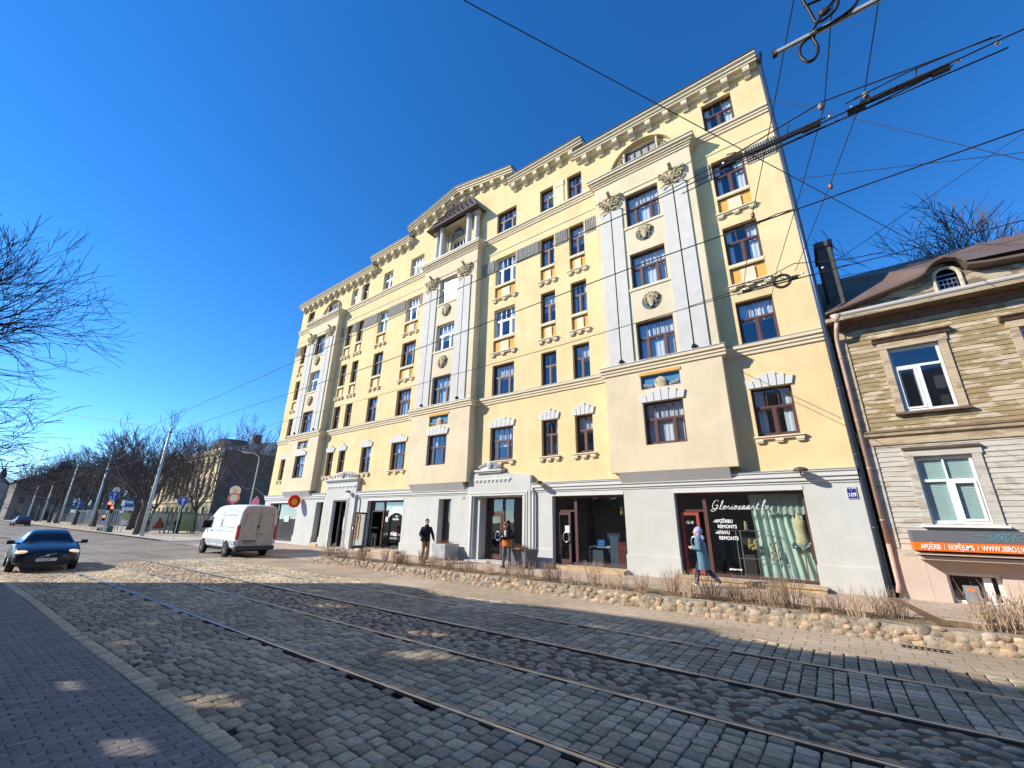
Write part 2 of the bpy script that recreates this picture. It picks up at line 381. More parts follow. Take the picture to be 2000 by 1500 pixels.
m = M(); m.prism([(D+.32, 20.3), (D+6.5, 23.2), (D+12.9, 20.3)], XL+.1, XR-.1, 'x'); obj('roof', m, ROOFD, BLD)
# cornice: moulding + modillions
def cornice(a, b, za, zb, e0, e1):
    m = M(); y = D; sl = (zb-za)/(b-a)
    prof = [(y+.2, .0), (y-.12, .0), (y-.16, .08), (y-.20, .10), (y-.20, .14), (y-.36, .14), (y-.36, .22), (y-.43, .26), (y-.43, .34), (y-.52, .40), (y-.52, .48), (y+.2, .50)]
    m.prof_x([(p, q+za) for p, q in prof], a-e0, b+e1, -e0*sl, (b-a+e1)*sl)
    o = obj('cornice', m, TRIM, BLD)
    n = max(1, round((b-a)/.83))
    for i in range(n):
        x = a+(b-a)*(i+.5)/n; z = za+(x-a)*sl
        k = M(); k.prism([(y+.01, z-.30), (y-.10, z-.30), (y-.13, z-.24), (y-.30, z-.10), (y-.33, z-.02), (y-.33, z+.139), (y+.01, z+.139)], x-.125, x+.125, 'x'); obj('bracket', k, TRIM, BLD)
    c = M(); c.prof_x([(y+.3, za+.503), (y-.55, za+.483), (y-.55, za+.55), (y+.3, za+.60)], a-e0-.02, b+e1+.02, -e0*sl, (b-a+e1)*sl); obj('roof_edge', c, ROOFD, BLD)
cornice(-7.6, XR, 20.12, 20.12, .12, .0); cornice(XL, -25.2, 20.12, 20.12, .0, .12)
cornice(-12.2, -7.6, 20.93, 20.93, -.05, .35); cornice(-25.2, -20.9, 20.93, 20.93, .35, -.05)
cornice(-16.5, -12.2, 22.75, 21.82, 0, .35); cornice(-20.9, -16.5, 21.82, 22.75, .35, 0)
# string courses
def course(name, prof, a, b, mt=TRIM, parent=BLD):
    m = M(); m.prof_x(prof, a, b); return obj(name, m, mt, parent)
def belt(y, z): return [(y+.01, z-.36), (y-.05, z-.36), (y-.06, z-.26), (y-.10, z-.24), (y-.10, z-.14), (y-.16, z-.12), (y-.17, z-.02), (y+.01, z)]
segs = [(XL, -33.3), (-28.9, -18.8), (-14.2, -6.65), (-2.23, XR)]
for a, b in segs:
    course('belt_course', belt(D, 8.09), a, b); course('belt_course', belt(D, 18.07), a, b)
    course('thin_band', [(D+.01, 16.86), (D-.03, 16.87), (D-.03, 16.93), (D+.01, 16.95)], a, b)
    course('belt_course', [(y, z) for y, z in [(D+.01, 8.11), (D-.18, 8.085), (D-.18, 8.095), (D+.01, 8.125)]], a, b, ZINC)
# fluted panels between fifth-floor windows
def flutes(a, b):
    m = M(); m.box(a, b, D-.015, D+.01, 15.78, 16.42); n = int((b-a)/.085)
    for i in range(n):
        x = a+(b-a)*(i+.5)/n; h = .06*(.5+.5*sin(i*1.1)); m.box(x-.018, x+.018, D-.07, D-.015, 15.66+h*.4, 16.42)
    m.box(a+.03, b-.03, D-.03, D+.01, 15.60, 15.72); obj('fluted_panel', m, FLUTE, BLD)
for a, b in [(-.36, .68), (-2.2, -1.65), (-7.48, -6.7), (-9.2, -8.45), (-11.69, -10.18), (-14.15, -13.24), (-19.62, -18.85), (-23.0, -21.12), (-25.9, -24.22), (-27.38, -26.83), (-28.85, -28.36), (-36.15, -35.2)]: flutes(a, b)
for a in (-9.08, -27.33): # small pilaster strip between the top-floor pairs
    m = M(); m.box(a, a+.48, D-.04, D+.01, 18.12, 19.35); m.box(a-.02, a+.5, D-.06, D+.01, 19.35, 19.66); obj('pilaster_strip', m, TRIM, BLD)
# ---- bays (oriels)
def spiral(c, r0, turns, y, sgn, n=22, r=.035):
    return [(c[0]+sgn*r0*(1-i/n*.85)*cos(i/n*turns*2*pi+.3), y-.02*i/n, c[1]+r0*(1-i/n*.85)*sin(i/n*turns*2*pi+.3)) for i in range(n+1)]
def capital(cx, y, z):
    m = M(); m.box(cx-.54, cx+.54, y-.08, y, z+.78, z+.83)
    for s in (-1, 1):
        m.tube(spiral((cx+s*.30, z+.42), .22, 1.6, y-.07, s), [.05]*10+[.035]*13, 6)
        m.tube([(cx+s*.08, y-.06, z+.10), (cx+s*.30, y-.10, z+.12), (cx+s*.48, y-.12, z-.02)], [.06, .05, .02], 6)
        m.tube([(cx+s*.05, y-.08, z+.2), (cx+s*.2, y-.12, z+.66), (cx+s*.5, y-.10, z+.76), (cx+s*.52, y-.08, z+.55)], [.05, .05, .045, .03], 6)
    for i in range(-3, 4): m.tube([(cx, y-.05, z+.08), (cx+i*.05, y-.12, z+.45), (cx+i*.10, y-.08, z+.72)], [.03, .035, .02], 5)
    m.ell((cx, y-.12, z+.55), (.10, .07, .14)); m.tube([(cx, y-.05, z+.83), (cx, y-.20, z+.93), (cx, y-.28, z+.96)], [.08, .08, .06], 8); m.ell((cx, y-.27, z+.94), (.085, .07, .05))
    obj('capital', m, ORNA, BLD, smooth=True)
def medallion(cx, z, y, ground):
    m = M(); m.lathe([(.40, -.006), (.40, -.012), (.37, -.012)], (cx, y, z), 28, 'y'); o = obj('medallion', m, MEDG, BLD)
    g = M(); g.lathe([(.36, -.018), (.36, -.013)], (cx, y, z), 28, 'y'); obj('medallion_ground', g, ground, o)
    r = M()
    r.lathe([(.11, -.30), (.06, -.24), (.12, -.14), (.17, 0), (.13, .07), (.18, .10)], (cx, y-.06, z), 10, 'z', 1, .4)
    for s in (-1, 1):
        r.tube(spiral((cx+s*.20, z+.08), .13, 1.4, y-.06, s, 14), .034, 5); r.tube(spiral((cx+s*.13, z+.25), .08, 1.2, y-.06, s, 12), .028, 5)
        r.tube([(cx+s*.10, y-.06, z-.02), (cx+s*.22, y-.07, z-.10), (cx+s*.17, y-.06, z-.20)], .022, 5)
        r.ell((cx+s*.08, y-.06, z+.20), (.09, .04, .08)); 
    r.ell((cx, y-.06, z+.25), (.06, .04, .08)); obj('vase_relief', r, ORNA, o, smooth=True)
for k, (a, b) in ORI.items():
    y = D-PR; c = (a+b)/2; hw = .74; m = M()
    oh = [(c-hw, c+hw, 4.80, 6.42), (c-hw, c+hw, 8.12, 9.83), (c-hw, c+hw, 11.42, 13.12), (c-hw, c+hw, 14.55, 16.30), (c-hw, c+hw, 6.93, 7.60)]
    wall_grid(m, a, b, 3.85, 17.75, oh[:4]+[(c-hw, c+hw, 6.95, 7.50)], y, .26)
    for x in (a, b): m.quad((x, y, 3.85), (x, D, 3.85), (x, D, 17.75), (x, y, 17.75))
    m.quad((a, y, 3.85), (b, y, 3.85), (b, D, 3.85), (a, D, 3.85)); m.quad((a, y, 17.75), (b, y, 17.75), (b, D, 17.75), (a, D, 17.75))
    obj('bay', m, CREAM, BLD)
    m = M(); m.prism([(y+.0, 3.849), (D-.09, 3.849), (D-.09, 3.46), (D-.20, 3.46)], a+.3, b-.3, 'x'); obj('bay_soffit', m, WHITEM, BLD)
    # belt round the bay
    for (z, pr, nm) in ((8.09, belt(0, 0), 'belt_course'),):
        m = M(); m.prof_x([(y+p, z+q) for p, q in pr], a-.16, b+.16)
        m.prism([(a+.0, z-.36), (a-.05, z-.36), (a-.06, z-.26), (a-.10, z-.24), (a-.10, z-.14), (a-.16, z-.12), (a-.16, z-.02), (a, z)], y+.012, D, 'y')
        m.prism([(b+.0, z-.36), (b+.05, z-.36), (b+.06, z-.26), (b+.10, z-.24), (b+.10, z-.14), (b+.16, z-.12), (b+.16, z-.02), (b, z)], y+.012, D, 'y'); obj(nm, m, TRIM, BLD)
    m = M(); m.box(a-.19, b+.19, y-.19, D-.01, 8.092, 8.115); obj('flashing', m, ZINC, BLD)
    m = M(); z = 17.42
    for (e, q0, q1) in ((.05, 0, .10), (.10, .10, .19), (.16, .19, .30), (.24, .30, .42)): m.box(a-e, b+e, y-e, D-.02, z+q0, z+q1)
    obj('bay_cornice', m, TRIM, BLD)
    m = M(); m.prism([(y-.28, z+.42), (D-.01, z+.42), (D-.01, z+.62), (y-.28, z+.455)], a-.27, b+.27, 'x'); obj('flashing', m, ZINC, BLD)
    m = M(); m.box(c-hw-.16, c+hw+.16, y-.04, y+.16, 11.31, 11.42); obj('ledge', m, TRIM, BLD); m = M(); m.box(c-hw-.16, c+hw+.16, y-.04, y+.16, 14.44, 14.55); obj('ledge', m, TRIM, BLD)
    m = M(); m.box(a+.02, b-.02, y-.035, y+.0, 16.52, 16.60); obj('thin_band', m, TRIM, BLD)
    for s, px in ((-1, c-1.43), (1, c+1.38)):
        m = M()
        for q in (-1, 1): m.box(px+q*.27-.245, px+q*.27+.245, y-.06, y+.005, 8.115, 15.75)
        obj('pilaster', m, GREYR, BLD); capital(px, y-.04, 15.72)
        m = M(); m.box(px-.02, px+.02, y-.03, y+.002, 8.3, 15.7); m.box(px-.09, px+.09, y-.13, y-.06, 8.20, 8.27); m.box(px-.05, px+.05, y-.13, y-.06, 8.27, 8.33); obj('groove', m, DARK, BLD)
    RG_ = mat('faded_blue_ground', (.06, .15, .22), .85, col2=(.17, .14, .10), vs=7) if k == 'R' else MEDG; medallion(c, 10.66, y, RG_); medallion(c, 13.98, y, RG_)
    m = M(); m.box(c-hw+.003, c+hw-.003, y+.12, y+.15, 6.955, 7.495); pn = obj('relief_panel', m, BLUEG, BLD)
    r = M(); r.ell((c, y+.08, 7.10), (.24, .08, .30), 16, 8)
    for i in range(-4, 5): r.tube([(c+i*.02, y+.05, 6.98), (c+i*.05, y+.02, 7.2), (c+i*.055, y+.05, 7.36-abs(i)*.03)], .018, 5)
    for s in (-1, 1):
        for j in range(3): r.tube(spiral((c+s*(.38+j*.12), 7.03+j*.03), .08, 1, y+.08, s, 9), .022, 5)
    obj('shell_relief', r, ORNA, pn, smooth=True)
    m = M(); m.box(c-hw-.05, c+hw+.05, y-.03, y+.12, 7.502, 7.62); obj('ledge', m, OCHRE, BLD)
for k in 'RL':       # lunettes over the outer bays
    c = sum(ORI[k])/2; o = window(c-.75, c+.75, 17.95, 19.42, D+.02, 'wide4', (k, 6))
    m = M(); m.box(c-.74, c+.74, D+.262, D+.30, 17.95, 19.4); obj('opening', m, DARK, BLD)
    for s in (-1, 1):
        r = M(); r.box(c+s*.80-.05, c+s*.80+.05, D+.06, D+.255, 17.95, 19.46 if s > 0 else 19.35)
        for i in range(7):
            x = c+s*(.92+i*.10); h = 1.5*sqrt(max(.02, 1-((x-c)/1.62)**2)); n = 6
            r.tube([(x-s*.05+.05*s*sin(j*1.3+i), D+.10-.04*sin(j), 18.0+h*j/n) for j in range(n+1)]+[(x-s*.10, D+.04, 18.0+h-.08)], [.055]*4+[.05, .04, .04, .02], 6)
        obj('acanthus_relief', r, ORNA, BLD, smooth=True)
# ---- porch (loggia) on the central bay
c = -16.5; y = D-PR
window(-17.12, -15.85, 17.95, 19.45, D+.05, 'wide4', ('M', 6), curtain=False)
m = M(); wall_grid(m, c-.95, c+.95, 17.9, 20.35, [(-17.12, -15.85, 17.95, 19.45)], D+.05, .2); obj('porch_back', m, CREAM, BLD)
ax = -16.48; m = M(); pts = [(ax+.66*cos(pi*i/14), 19.52+.74*sin(pi*i/14)) for i in range(15)]; m.prism(pts, D-.0, D+.045, 'y'); o = obj('arch_panel', m, MEDG, BLD)
r = M(); r.tube([(ax+.64*cos(pi*i/14), D-.02, 19.53+.72*sin(pi*i/14)) for i in range(15)], .04, 5)
for i in range(11): r.ell((ax-.55+i*.11, D-.02, 19.58), (.045, .03, .045), 6, 4)
for dx, dz in ((-.28, .30), (-.16, .36), (.0, .40), (.12, .36), (.24, .30)): r.box(ax+dx-.03, ax+dx+.05, D-.03, D, 19.5+dz-.12, 19.5+dz+.04)
obj('arch_relief', r, FLUTE, o)
for px, py in ((-1.52, -.10), (-.95, -.22), (1.40, -.22), (1.95, -.10)):
    m = M(); m.lathe([(.21, 17.95), (.21, 18.02), (.185, 18.06), (.165, 19.86), (.16, 19.9)], (c+px, y+.30+py, 0), 16); o = obj('column', m, GREYR, BLD, smooth=True)
    m = M(); m.lathe([(.165, 19.9), (.20, 19.95), (.18, 20.05), (.24, 20.22), (.24, 20.30)], (c+px, y+.30+py, 0), 12); obj('column_capital', m, FLUTE, o)
m = M(); m.box(c-1.85, c+2.2, y+.0, D, 20.30, 20.40); m.box(c-.62, c+1.1, y-.12, y, 20.36, 20.44); obj('porch_beam', m, CREAM, BLD)
m = M(); ze = 20.36; yf = 14.84; xl, xr_ = -18.55, -14.15; xa, xb, zr = -17.0, -15.45, 22.2
P = [(xl, D-.01, ze), (xl, yf, ze), (xr_, yf, ze), (xr_, D-.01, ze), (xa, D-.08, zr), (xb, D-.08, zr), (xa, D-.01, zr), (xb, D-.01, zr)]
m.add(P, [(0, 1, 4, 6), (1, 2, 5, 4), (2, 3, 7, 5), (4, 5, 7, 6), (0, 3, 2, 1)])
def rp(u, v): return (xl+(xa-xl)*v+((xr_+(xb-xr_)*v)-(xl+(xa-xl)*v))*u, yf+(D-.08-yf)*v, ze+(zr-ze)*v)
for v in (.22, .44, .66):
    n = int(12*(1-v*.6))
    for i in range(n):
        p0 = rp(i/n+.01, v); p1 = rp((i+.62)/n, v); p2 = rp((i+.62)/n, v+.05); p3 = rp(i/n+.01, v+.05); o_ = (0, -.07, .045)
        m.add([p0, p1, p2, p3]+[tuple(a_+b_ for a_, b_ in zip(p, o_)) for p in (p0, p1, p2, p3)], [(4, 5, 6, 7), (0, 1, 5, 4), (1, 2, 6, 5), (3, 0, 4, 7)])
for i in range(16): m.tube([rp(i/15, 0), rp(i/15, 1)], .022, 4)
m.tube([P[1], P[2]], .06, 6); m.tube([P[1], P[4]], .055, 6); m.tube([P[2], P[5]], .055, 6); m.tube([P[4], P[5]], .055, 6); m.tube([P[0], P[1]], .05, 6); m.tube([P[2], P[3]], .05, 6); m.ell((xa, D-.12, zr+.1), (.08, .08, .12))
obj('porch_roof', m, TILE, BLD)
# ---------------- white ground floor ----------------
YB = D-.09; GZ = .2
bh = [(-4.49, -.66, .42, 3.08), (-9.55, -6.35, .42, 3.08), (-13.9, -11.0, .2, 3.10), (-16.45, -15.55, .50, 3.08), (-22.62, -19.27, .45, 3.08), (-26.05, -24.65, .3, 3.08), (-28.5, -27.6, .5, 3.08), (-35.3, -31.0, .42, 3.08)]
m = M(); wall_grid(m, XL-.05, XR, GZ, 3.34, bh, YB, .45); m.quad((XR, YB, .2), (XR, D+.1, .2), (XR, D+.1, 3.34), (XR, YB, 3.34)); obj('ground_floor_wall', m, WHITER, BLD)
prev = XL-.05
for a, b, z0, z1 in sorted(bh):
    pl = M(); pl.box(prev+(.0 if prev < XL+.1 else -.03), a+.03, YB-.05, YB+.02, GZ, .86+(.1 if a > -12 else 0)); prev = b; obj('plinth', pl, WHITER, BLD, bevel=.008)
pl = M(); pl.box(prev-.03, XR+.0, YB-.05, YB+.02, GZ, .98); obj('plinth', pl, WHITER, BLD, bevel=.008)
for a, b in [(XL-.1, -27.3), (-23.75, -14.35), (-10.55, XR)]:
    course('shop_cornice', [(YB+.01, 3.27), (YB-.03, 3.27), (YB-.03, 3.33), (YB-.08, 3.345), (YB-.08, 3.45), (YB-.13, 3.46), (YB-.13, 3.58), (YB-.17, 3.60), (YB-.17, 3.64), (YB+.1, 3.68)], a, b, WHITEM)
    course('flashing', [(YB+.1, 3.685), (YB-.19, 3.645), (YB-.19, 3.655), (YB+.1, 3.70)], a-.01, b, ZINC)
for a, b, z0, z1 in bh:
    if b-a > .9 and a not in (-13.9,): m = M(); m.box(a-.0, b+.0, YB-.02, YB+.30, 3.082, 3.20); obj('shop_lintel', m, WHITEM, BLD)
# portals
def portal(a, b, z, top, slope):
    m = M(); y = YB-.14; c = (a+b)/2
    da, db = (-13.9, -11.0) if a > -20 else (-26.05, -24.65)
    wall_grid(m, a, b, .3, 3.62, [(da, db, .3, 3.12)], y, .45)
    for x in (a, b): m.quad((x, y, .3), (x, YB, .3), (x, YB, 3.62), (x, y, 3.62))
    if slope: prof = [(a, 3.62), (b, 3.62), (b, 4.02), (b-.25, 4.05), (c+.1, 4.22), (c-1.35, 4.22), (a+.5, 4.22), (a, 4.05)]
    else: prof = [(a, 3.62), (b, 3.62), (b+.05, 4.35), (a-.05, 4.35)]
    m.prism(prof, y, D-.005, 'y')
    obj('portal', m, WHITER, BLD)
    m = M(); xa, xb = (a+.42, b-1.1) if slope else (a+.1, b-.1)
    m.box(xa, xb, y-.05, y-.002, 3.88 if slope else 4.0, 3.95 if slope else 4.07)
    for i in range(9 if slope else 8): x = xa+.12+(xb-xa-.24)*i/(8 if slope else 7); m.box(x-.06, x+.06, y-.04, y-.003, (3.88 if slope else 4.0)-.08, (3.88 if slope else 4.0)-.001)
    # stepped frame round the door
    for e, dp in ((.20, .03), (.10, .06)):
        m.box(da-e-.06, da-e+.02, y-dp, y-.001, .3, 3.12+e); m.box(db+e-.02, db+e+.06, y-dp, y-.001, .3, 3.12+e); m.box(da-e+.021, db+e-.021, y-dp, y-.001, 3.12+e-.06, 3.12+e)
    obj('portal_moulding', m, WHITEM, BLD)
    m = M()
    if slope: c0, c1, zz = a+.58, a+2.12, 4.22
    else: c0, c1, zz = a-.12, b+.14, 4.35
    m.box(c0, c1, y-.10, D-.01, zz, zz+.07); m.box(c0-.06, c1+.06, y-.16, D-.01, zz+.07, zz+.15); obj('portal_cornice', m, WHITEM, BLD)
    r = M(); cx = (c0+c1)/2; w = (c1-c0)/2-.15; hh = .42 if slope else .50
    r.prism([(cx-w, zz+.15)]+[(cx-w*cos(pi*i/10), zz+.15+hh*sin(pi*i/10)**1.2) for i in range(1, 10)]+[(cx+w, zz+.15)], y+.04, D-.02, 'y')
    r.ell((cx, y+.01, zz+.15+hh*.5), (.17, .08, .20), 12, 6)
    for s in (-1, 1):
        for j in range(4): r.tube(spiral((cx+s*(.28+j*w*.2), zz+.27+(.14-.04*j)), .10-.012*j, 1.2, y+.03, s, 10), .028, 5)
    obj('portal_crest', r, mat('crest_paint', (.30, .36, .40), .9, col2=(.55, .52, .42), vs=7) if slope else FLUTE, BLD, smooth=True)
portal(-14.32, -10.58, 0, 0, True); portal(-27.25, -23.8, 0, 0, False)
# shopfronts
def rects(fr, a, b, z0, z1, y, t=.07, d=.08): 
    fr.box(a, a+t, y, y+d, z0, z1); fr.box(b-t, b, y, y+d, z0, z1); fr.box(a+t, b-t, y, y+d, z0, z0+t); fr.box(a+t, b-t, y, y+d, z1-t, z1)
def shopfront(a, b, z0, z1, door=None, yy=YB+.25, fm=FRAMEB, transom=2.45):
    fr = M(); rects(fr, a, b, z0, z1, yy)
    g = M(); 
    if door:
        da, db = door; fr.box(db, db+.12, yy-.01, yy+.09, z0+.07, z1-.07)
        fr.box(da+.0, db, yy-.01, yy+.09, transom, transom+.07)
        g.quad((db+.1, yy+.04, z0+.05), (b-.05, yy+.04, z0+.05), (b-.05, yy+.04, z1-.05), (db+.1, yy+.04, z1-.05)); g.quad((a+.05, yy+.04, transom+.05), (db+.02, yy+.04, transom+.05), (db+.02, yy+.04, z1-.05), (a+.05, yy+.04, z1-.05))
    else: g.quad((a+.05, yy+.04, z0+.05), (b-.05, yy+.04, z0+.05), (b-.05, yy+.04, z1-.05), (a+.05, yy+.04, z1-.05))
    o = obj('shop_window', fr, fm, BLD); obj('pane', g, SHOPG, o); return o
def door(x, z0, w, h, y, ang, hinge=-1, fm=FRAMEB, ring=True, gm=None):
    f = M(); t = .10; W_ = w
    f.box(0, t, 0, .06, 0, h); f.box(W_-t, W_, 0, .06, 0, h); f.box(t, W_-t, 0, .06, 0, .16); f.box(t, W_-t, 0, .06, h-t, h)
    me = f.mesh('door', fm); fixn(me); o = put('door', me, BLD, rel(x, y, z0), (0, 0, ang))
    g = M(); g.quad((t, .03, .16), (W_-t, .03, .16), (W_-t, .03, h-t), (t, .03, h-t)); put('pane', g.mesh('pane', gm or SHOPG), o)
    if ring:
        r = M(); xh = W_-.09 if hinge < 0 else .09; r.tube([(xh+(-.10 if hinge < 0 else .10)+.14*cos(2*pi*i/20), -.06, 1.0+.19*sin(2*pi*i/20)) for i in range(20)], .018, 6, closed=True)
        r.tube([(xh, 0, 1.15), (xh, -.06, 1.15)], .012, 6); r.tube([(xh, 0, .85), (xh, -.06, .85)], .012, 6); put('handle', r.mesh('handle', METAL, True), o)
    return o
shopfront(-4.45, -.66, .45, 3.06, (-4.42, -3.62)); door(-4.38, .46, .60, 1.97, YB+.20, 0, -1, mat('red_door_frame', (.30, .06, .045), .45), ring=True)
shopfront(-9.53, -6.35, .45, 3.06, (-9.50, -8.62)); door(-9.42, .46, .62, 1.97, YB+.20, .0)
shopfront(-16.42, -15.56, .52, 3.07, None, YB+.35); shopfront(-28.48, -27.6, .52, 3.07, None, YB+.35)
shopfront(-22.6, -19.3, .47, 3.06, (-22.55, -21.35)); door(-22.6, .42, 1.05, 1.98, YB-.02, radians(-72), -1, mat('grey_door_frame', (.12, .12, .13), .4))
shopfront(-35.28, -31.02, .45, 3.06, (-35.2, -34.4), YB+.3)
fr = M(); y = YB+.52; rects(fr, -13.62, -11.05, .35, 3.10, y); fr.box(-12.62, -12.5, y-.01, y+.08, .42, 3.03); fr.box(-13.55, -12.62, y-.01, y+.08, 2.35, 2.48)
g = M(); g.quad((-12.5, y+.04, .42), (-11.1, y+.04, .42), (-11.1, y+.04, 3.04), (-12.5, y+.04, 3.04)); g.quad((-13.55, y+.04, 2.48), (-12.62, y+.04, 2.48), (-12.62, y+.04, 3.04), (-13.55, y+.04, 3.04))
o = obj('shop_window', fr, FRAMEB, BLD); obj('pane', g, SHOPG, o); door(-13.54, .38, .92, 1.96, y-.03, 0)
m = M(); m.box(-13.95, -13.62, y-.5, y+.05, .3, 3.14); m.box(-11.05, -10.98, y-.3, y+.05, .3, 3.14); obj('entrance_reveal', m, WHITER, BLD)
m = M(); m.box(-14.0, -10.9, YB-.5, YB+.5, .2, .34); m.box(-26.1, -24.6, YB-.3, YB+.5, .2, .33); obj('doorstep', m, WHITER, BLD)
fr = M(); y = YB+.38; rects(fr, -26.0, -24.68, .33, 3.07, y); fr.box(-25.93, -24.75, y-.01, y+.08, 2.40, 2.50); fr.box(-25.62, -25.52, y-.01, y+.08, .4, 2.40)
g = M(); g.quad((-25.95, y+.04, 2.45), (-24.72, y+.04, 2.45), (-24.72, y+.04, 3.02), (-25.95, y+.04, 3.02)); g.quad((-25.95, y+.04, .4), (-25.6, y+.04, .4), (-25.6, y+.04, 2.42), (-25.95, y+.04, 2.42))
o = obj('shop_window', fr, FRAMEB, BLD); obj('pane', g, SHOPG, o); door(-25.54, .36, .8, 2.03, y-.03, 0)
m = M(); m.box(XL+.2, XR-.2, YB+.55, D+1.45, .3, .4); obj('shop_floor', m, mat('shop_floor', (.16, .15, .14), .5), BLD)
TIMB = mat('timber_step', (.50, .36, .20), .8, var=.25, vs=3, mscale=(1, 6, 6), bump=.3)
for a, b, dpt in [(-4.6, -.5, .55), (-9.6, -6.3, .5), (-22.65, -19.2, .3), (-16.5, -15.5, .12), (-28.6, -27.5, .15)]:
    m = M()
    for i in range(int(dpt/.11)): m.box(a+.02*(i % 2), b-.03*((i+1) % 2), YB-.02-(i+1)*.11, YB-.03-i*.11, .40-.004*i, .435-.004*i)
    m.box(a+.05, b-.05, YB-dpt+.02, YB-.06, .28, .40); tag(obj('timber_step', m, TIMB), {-4.6: 'long timber step under the dress shop window and red door', -9.6: 'timber step below the office shopfront with open door', -22.65: 'pale timber sill step under the cafe window', -16.5: 'short timber sill under the narrow window by the planter', -28.6: 'short timber sill under the narrow greenish window near the left portal'}[a], 'step')
# ---------------- ground ----------------
AZ = 0.019
def road_y(y0, x): return y0+AZ*x
EARTH = mat('dry_earth', (.16, .125, .085), .95, var=.3, vs=.5, bump=.5, bs=4)
m = M(); m.quad((-900, -500, -.05), (500, -500, -.05), (500, 900, -.05), (-900, 900, -.05)); tag(obj('ground', m, EARTH), kind='structure')
JOINT = mat('sett_joint', (.045, .038, .03), .95, var=.3, vs=8, bump=.6, bs=60)
SETT = mat('granite_sett', (.45, .37, .255), .8, var=.2, vs=22, bump=.6, bs=70, tint=True, spec=.12, bdist=.006)
PAVER = mat('concrete_paver', (.29, .265, .235), .85, var=.12, vs=30, bump=.3, bs=120, tint=True, spec=.1, bdist=.004)
COBB = mat('river_cobble', (.42, .34, .235), .7, var=.25, vs=14, bump=.35, bs=50, tint=True, spec=.15, bdist=.006)
def brickmat(name, c1, c2, mortar, sx, sy, msz=.02, bump=.6, rot=0, rough=.85, var=True):
    mt = bpy.data.materials.new(name); mt.use_nodes = True; nt = mt.node_tree; n = nt.nodes; l = nt.links; b = n['Principled BSDF']; b.inputs['Roughness'].default_value = rough; b.inputs['Specular IOR Level'].default_value = .25
    g = n.new('ShaderNodeTexCoord'); mp = n.new('ShaderNodeMapping'); mp.inputs['Rotation'].default_value = (0, 0, rot); l.new(g.outputs['Object'], mp.inputs[0])
    nz = n.new('ShaderNodeTexNoise'); nz.inputs['Scale'].default_value = 3; l.new(mp.outputs[0], nz.inputs['Vector'])
    mxv = n.new('ShaderNodeMix'); mxv.data_type = 'RGBA'; mxv.blend_type = 'LINEAR_LIGHT'; mxv.inputs[0].default_value = .03; l.new(mp.outputs[0], mxv.inputs[6]); l.new(nz.outputs['Color'], mxv.inputs[7])
    t = n.new('ShaderNodeTexBrick'); t.inputs['Color1'].default_value = (*c1, 1); t.inputs['Color2'].default_value = (*c2, 1); t.inputs['Mortar'].default_value = (*mortar, 1)
    t.inputs['Scale'].default_value = 1; t.inputs['Brick Width'].default_value = sx; t.inputs['Row Height'].default_value = sy; t.inputs['Mortar Size'].default_value = msz; t.inputs['Mortar Smooth'].default_value = .6
    l.new(mxv.outputs[2], t.inputs['Vector'])
    n2 = n.new('ShaderNodeTexNoise'); n2.inputs['Scale'].default_value = .35; n2.inputs['Detail'].default_value = 6; l.new(g.outputs['Object'], n2.inputs['Vector'])
    r = n.new('ShaderNodeValToRGB'); r.color_ramp.elements[0].color = (.72, .68, .6, 1); r.color_ramp.elements[1].color = (1.15, 1.1, 1.05, 1); r.color_ramp.elements[0].position = .35; r.color_ramp.elements[1].position = .65; l.new(n2.outputs['Fac'], r.inputs[0])
    mx = n.new('ShaderNodeMix'); mx.data_type = 'RGBA'; mx.blend_type = 'MULTIPLY'; mx.inputs[0].default_value = 1; l.new(t.outputs['Color'], mx.inputs[6]); l.new(r.outputs[0], mx.inputs[7]); l.new(mx.outputs[2], b.inputs['Base Color'])
    bp = n.new('ShaderNodeBump'); bp.inputs['Strength'].default_value = bump; bp.inputs['Distance'].default_value = .02; bp.invert = True; l.new(t.outputs['Fac'], bp.inputs['Height']); l.new(bp.outputs[0], b.inputs['Normal'])
    return mt
FARSETT = brickmat('far_setts', (.36, .33, .275), (.27, .25, .21), (.12, .10, .08), .15, .19, .02, .8, rot=pi/2)
GUTTERM = brickmat('gutter_slabs', (.44, .365, .285), (.37, .31, .245), (.20, .165, .13), .42, .30, .012, .3)
WALKM = brickmat('sidewalk_slabs', (.52, .425, .35), (.46, .375, .31), (.27, .22, .18), .40, .40, .010, .3)
ASPH = mat('pale_asphalt', (.24, .22, .20), .9, var=.15, vs=1.2, bump=.3, bs=90)
XE = -26.0      # east of this the setts are modelled stone by stone
m = M(); m.quad((XE, road_y(2.1, XE), -.022), (9, road_y(2.1, 9), -.022), (9, 11.9, -.022), (XE, 11.9, -.022)); tag(obj('road_bed', m, JOINT), kind='structure')
m = M(); m.quad((-400, road_y(2.1, -400), 0), (XE, road_y(2.1, XE), 0), (XE, 11.8, 0), (-400, 11.8, 0)); tag(obj('road', m, FARSETT), kind='structure')
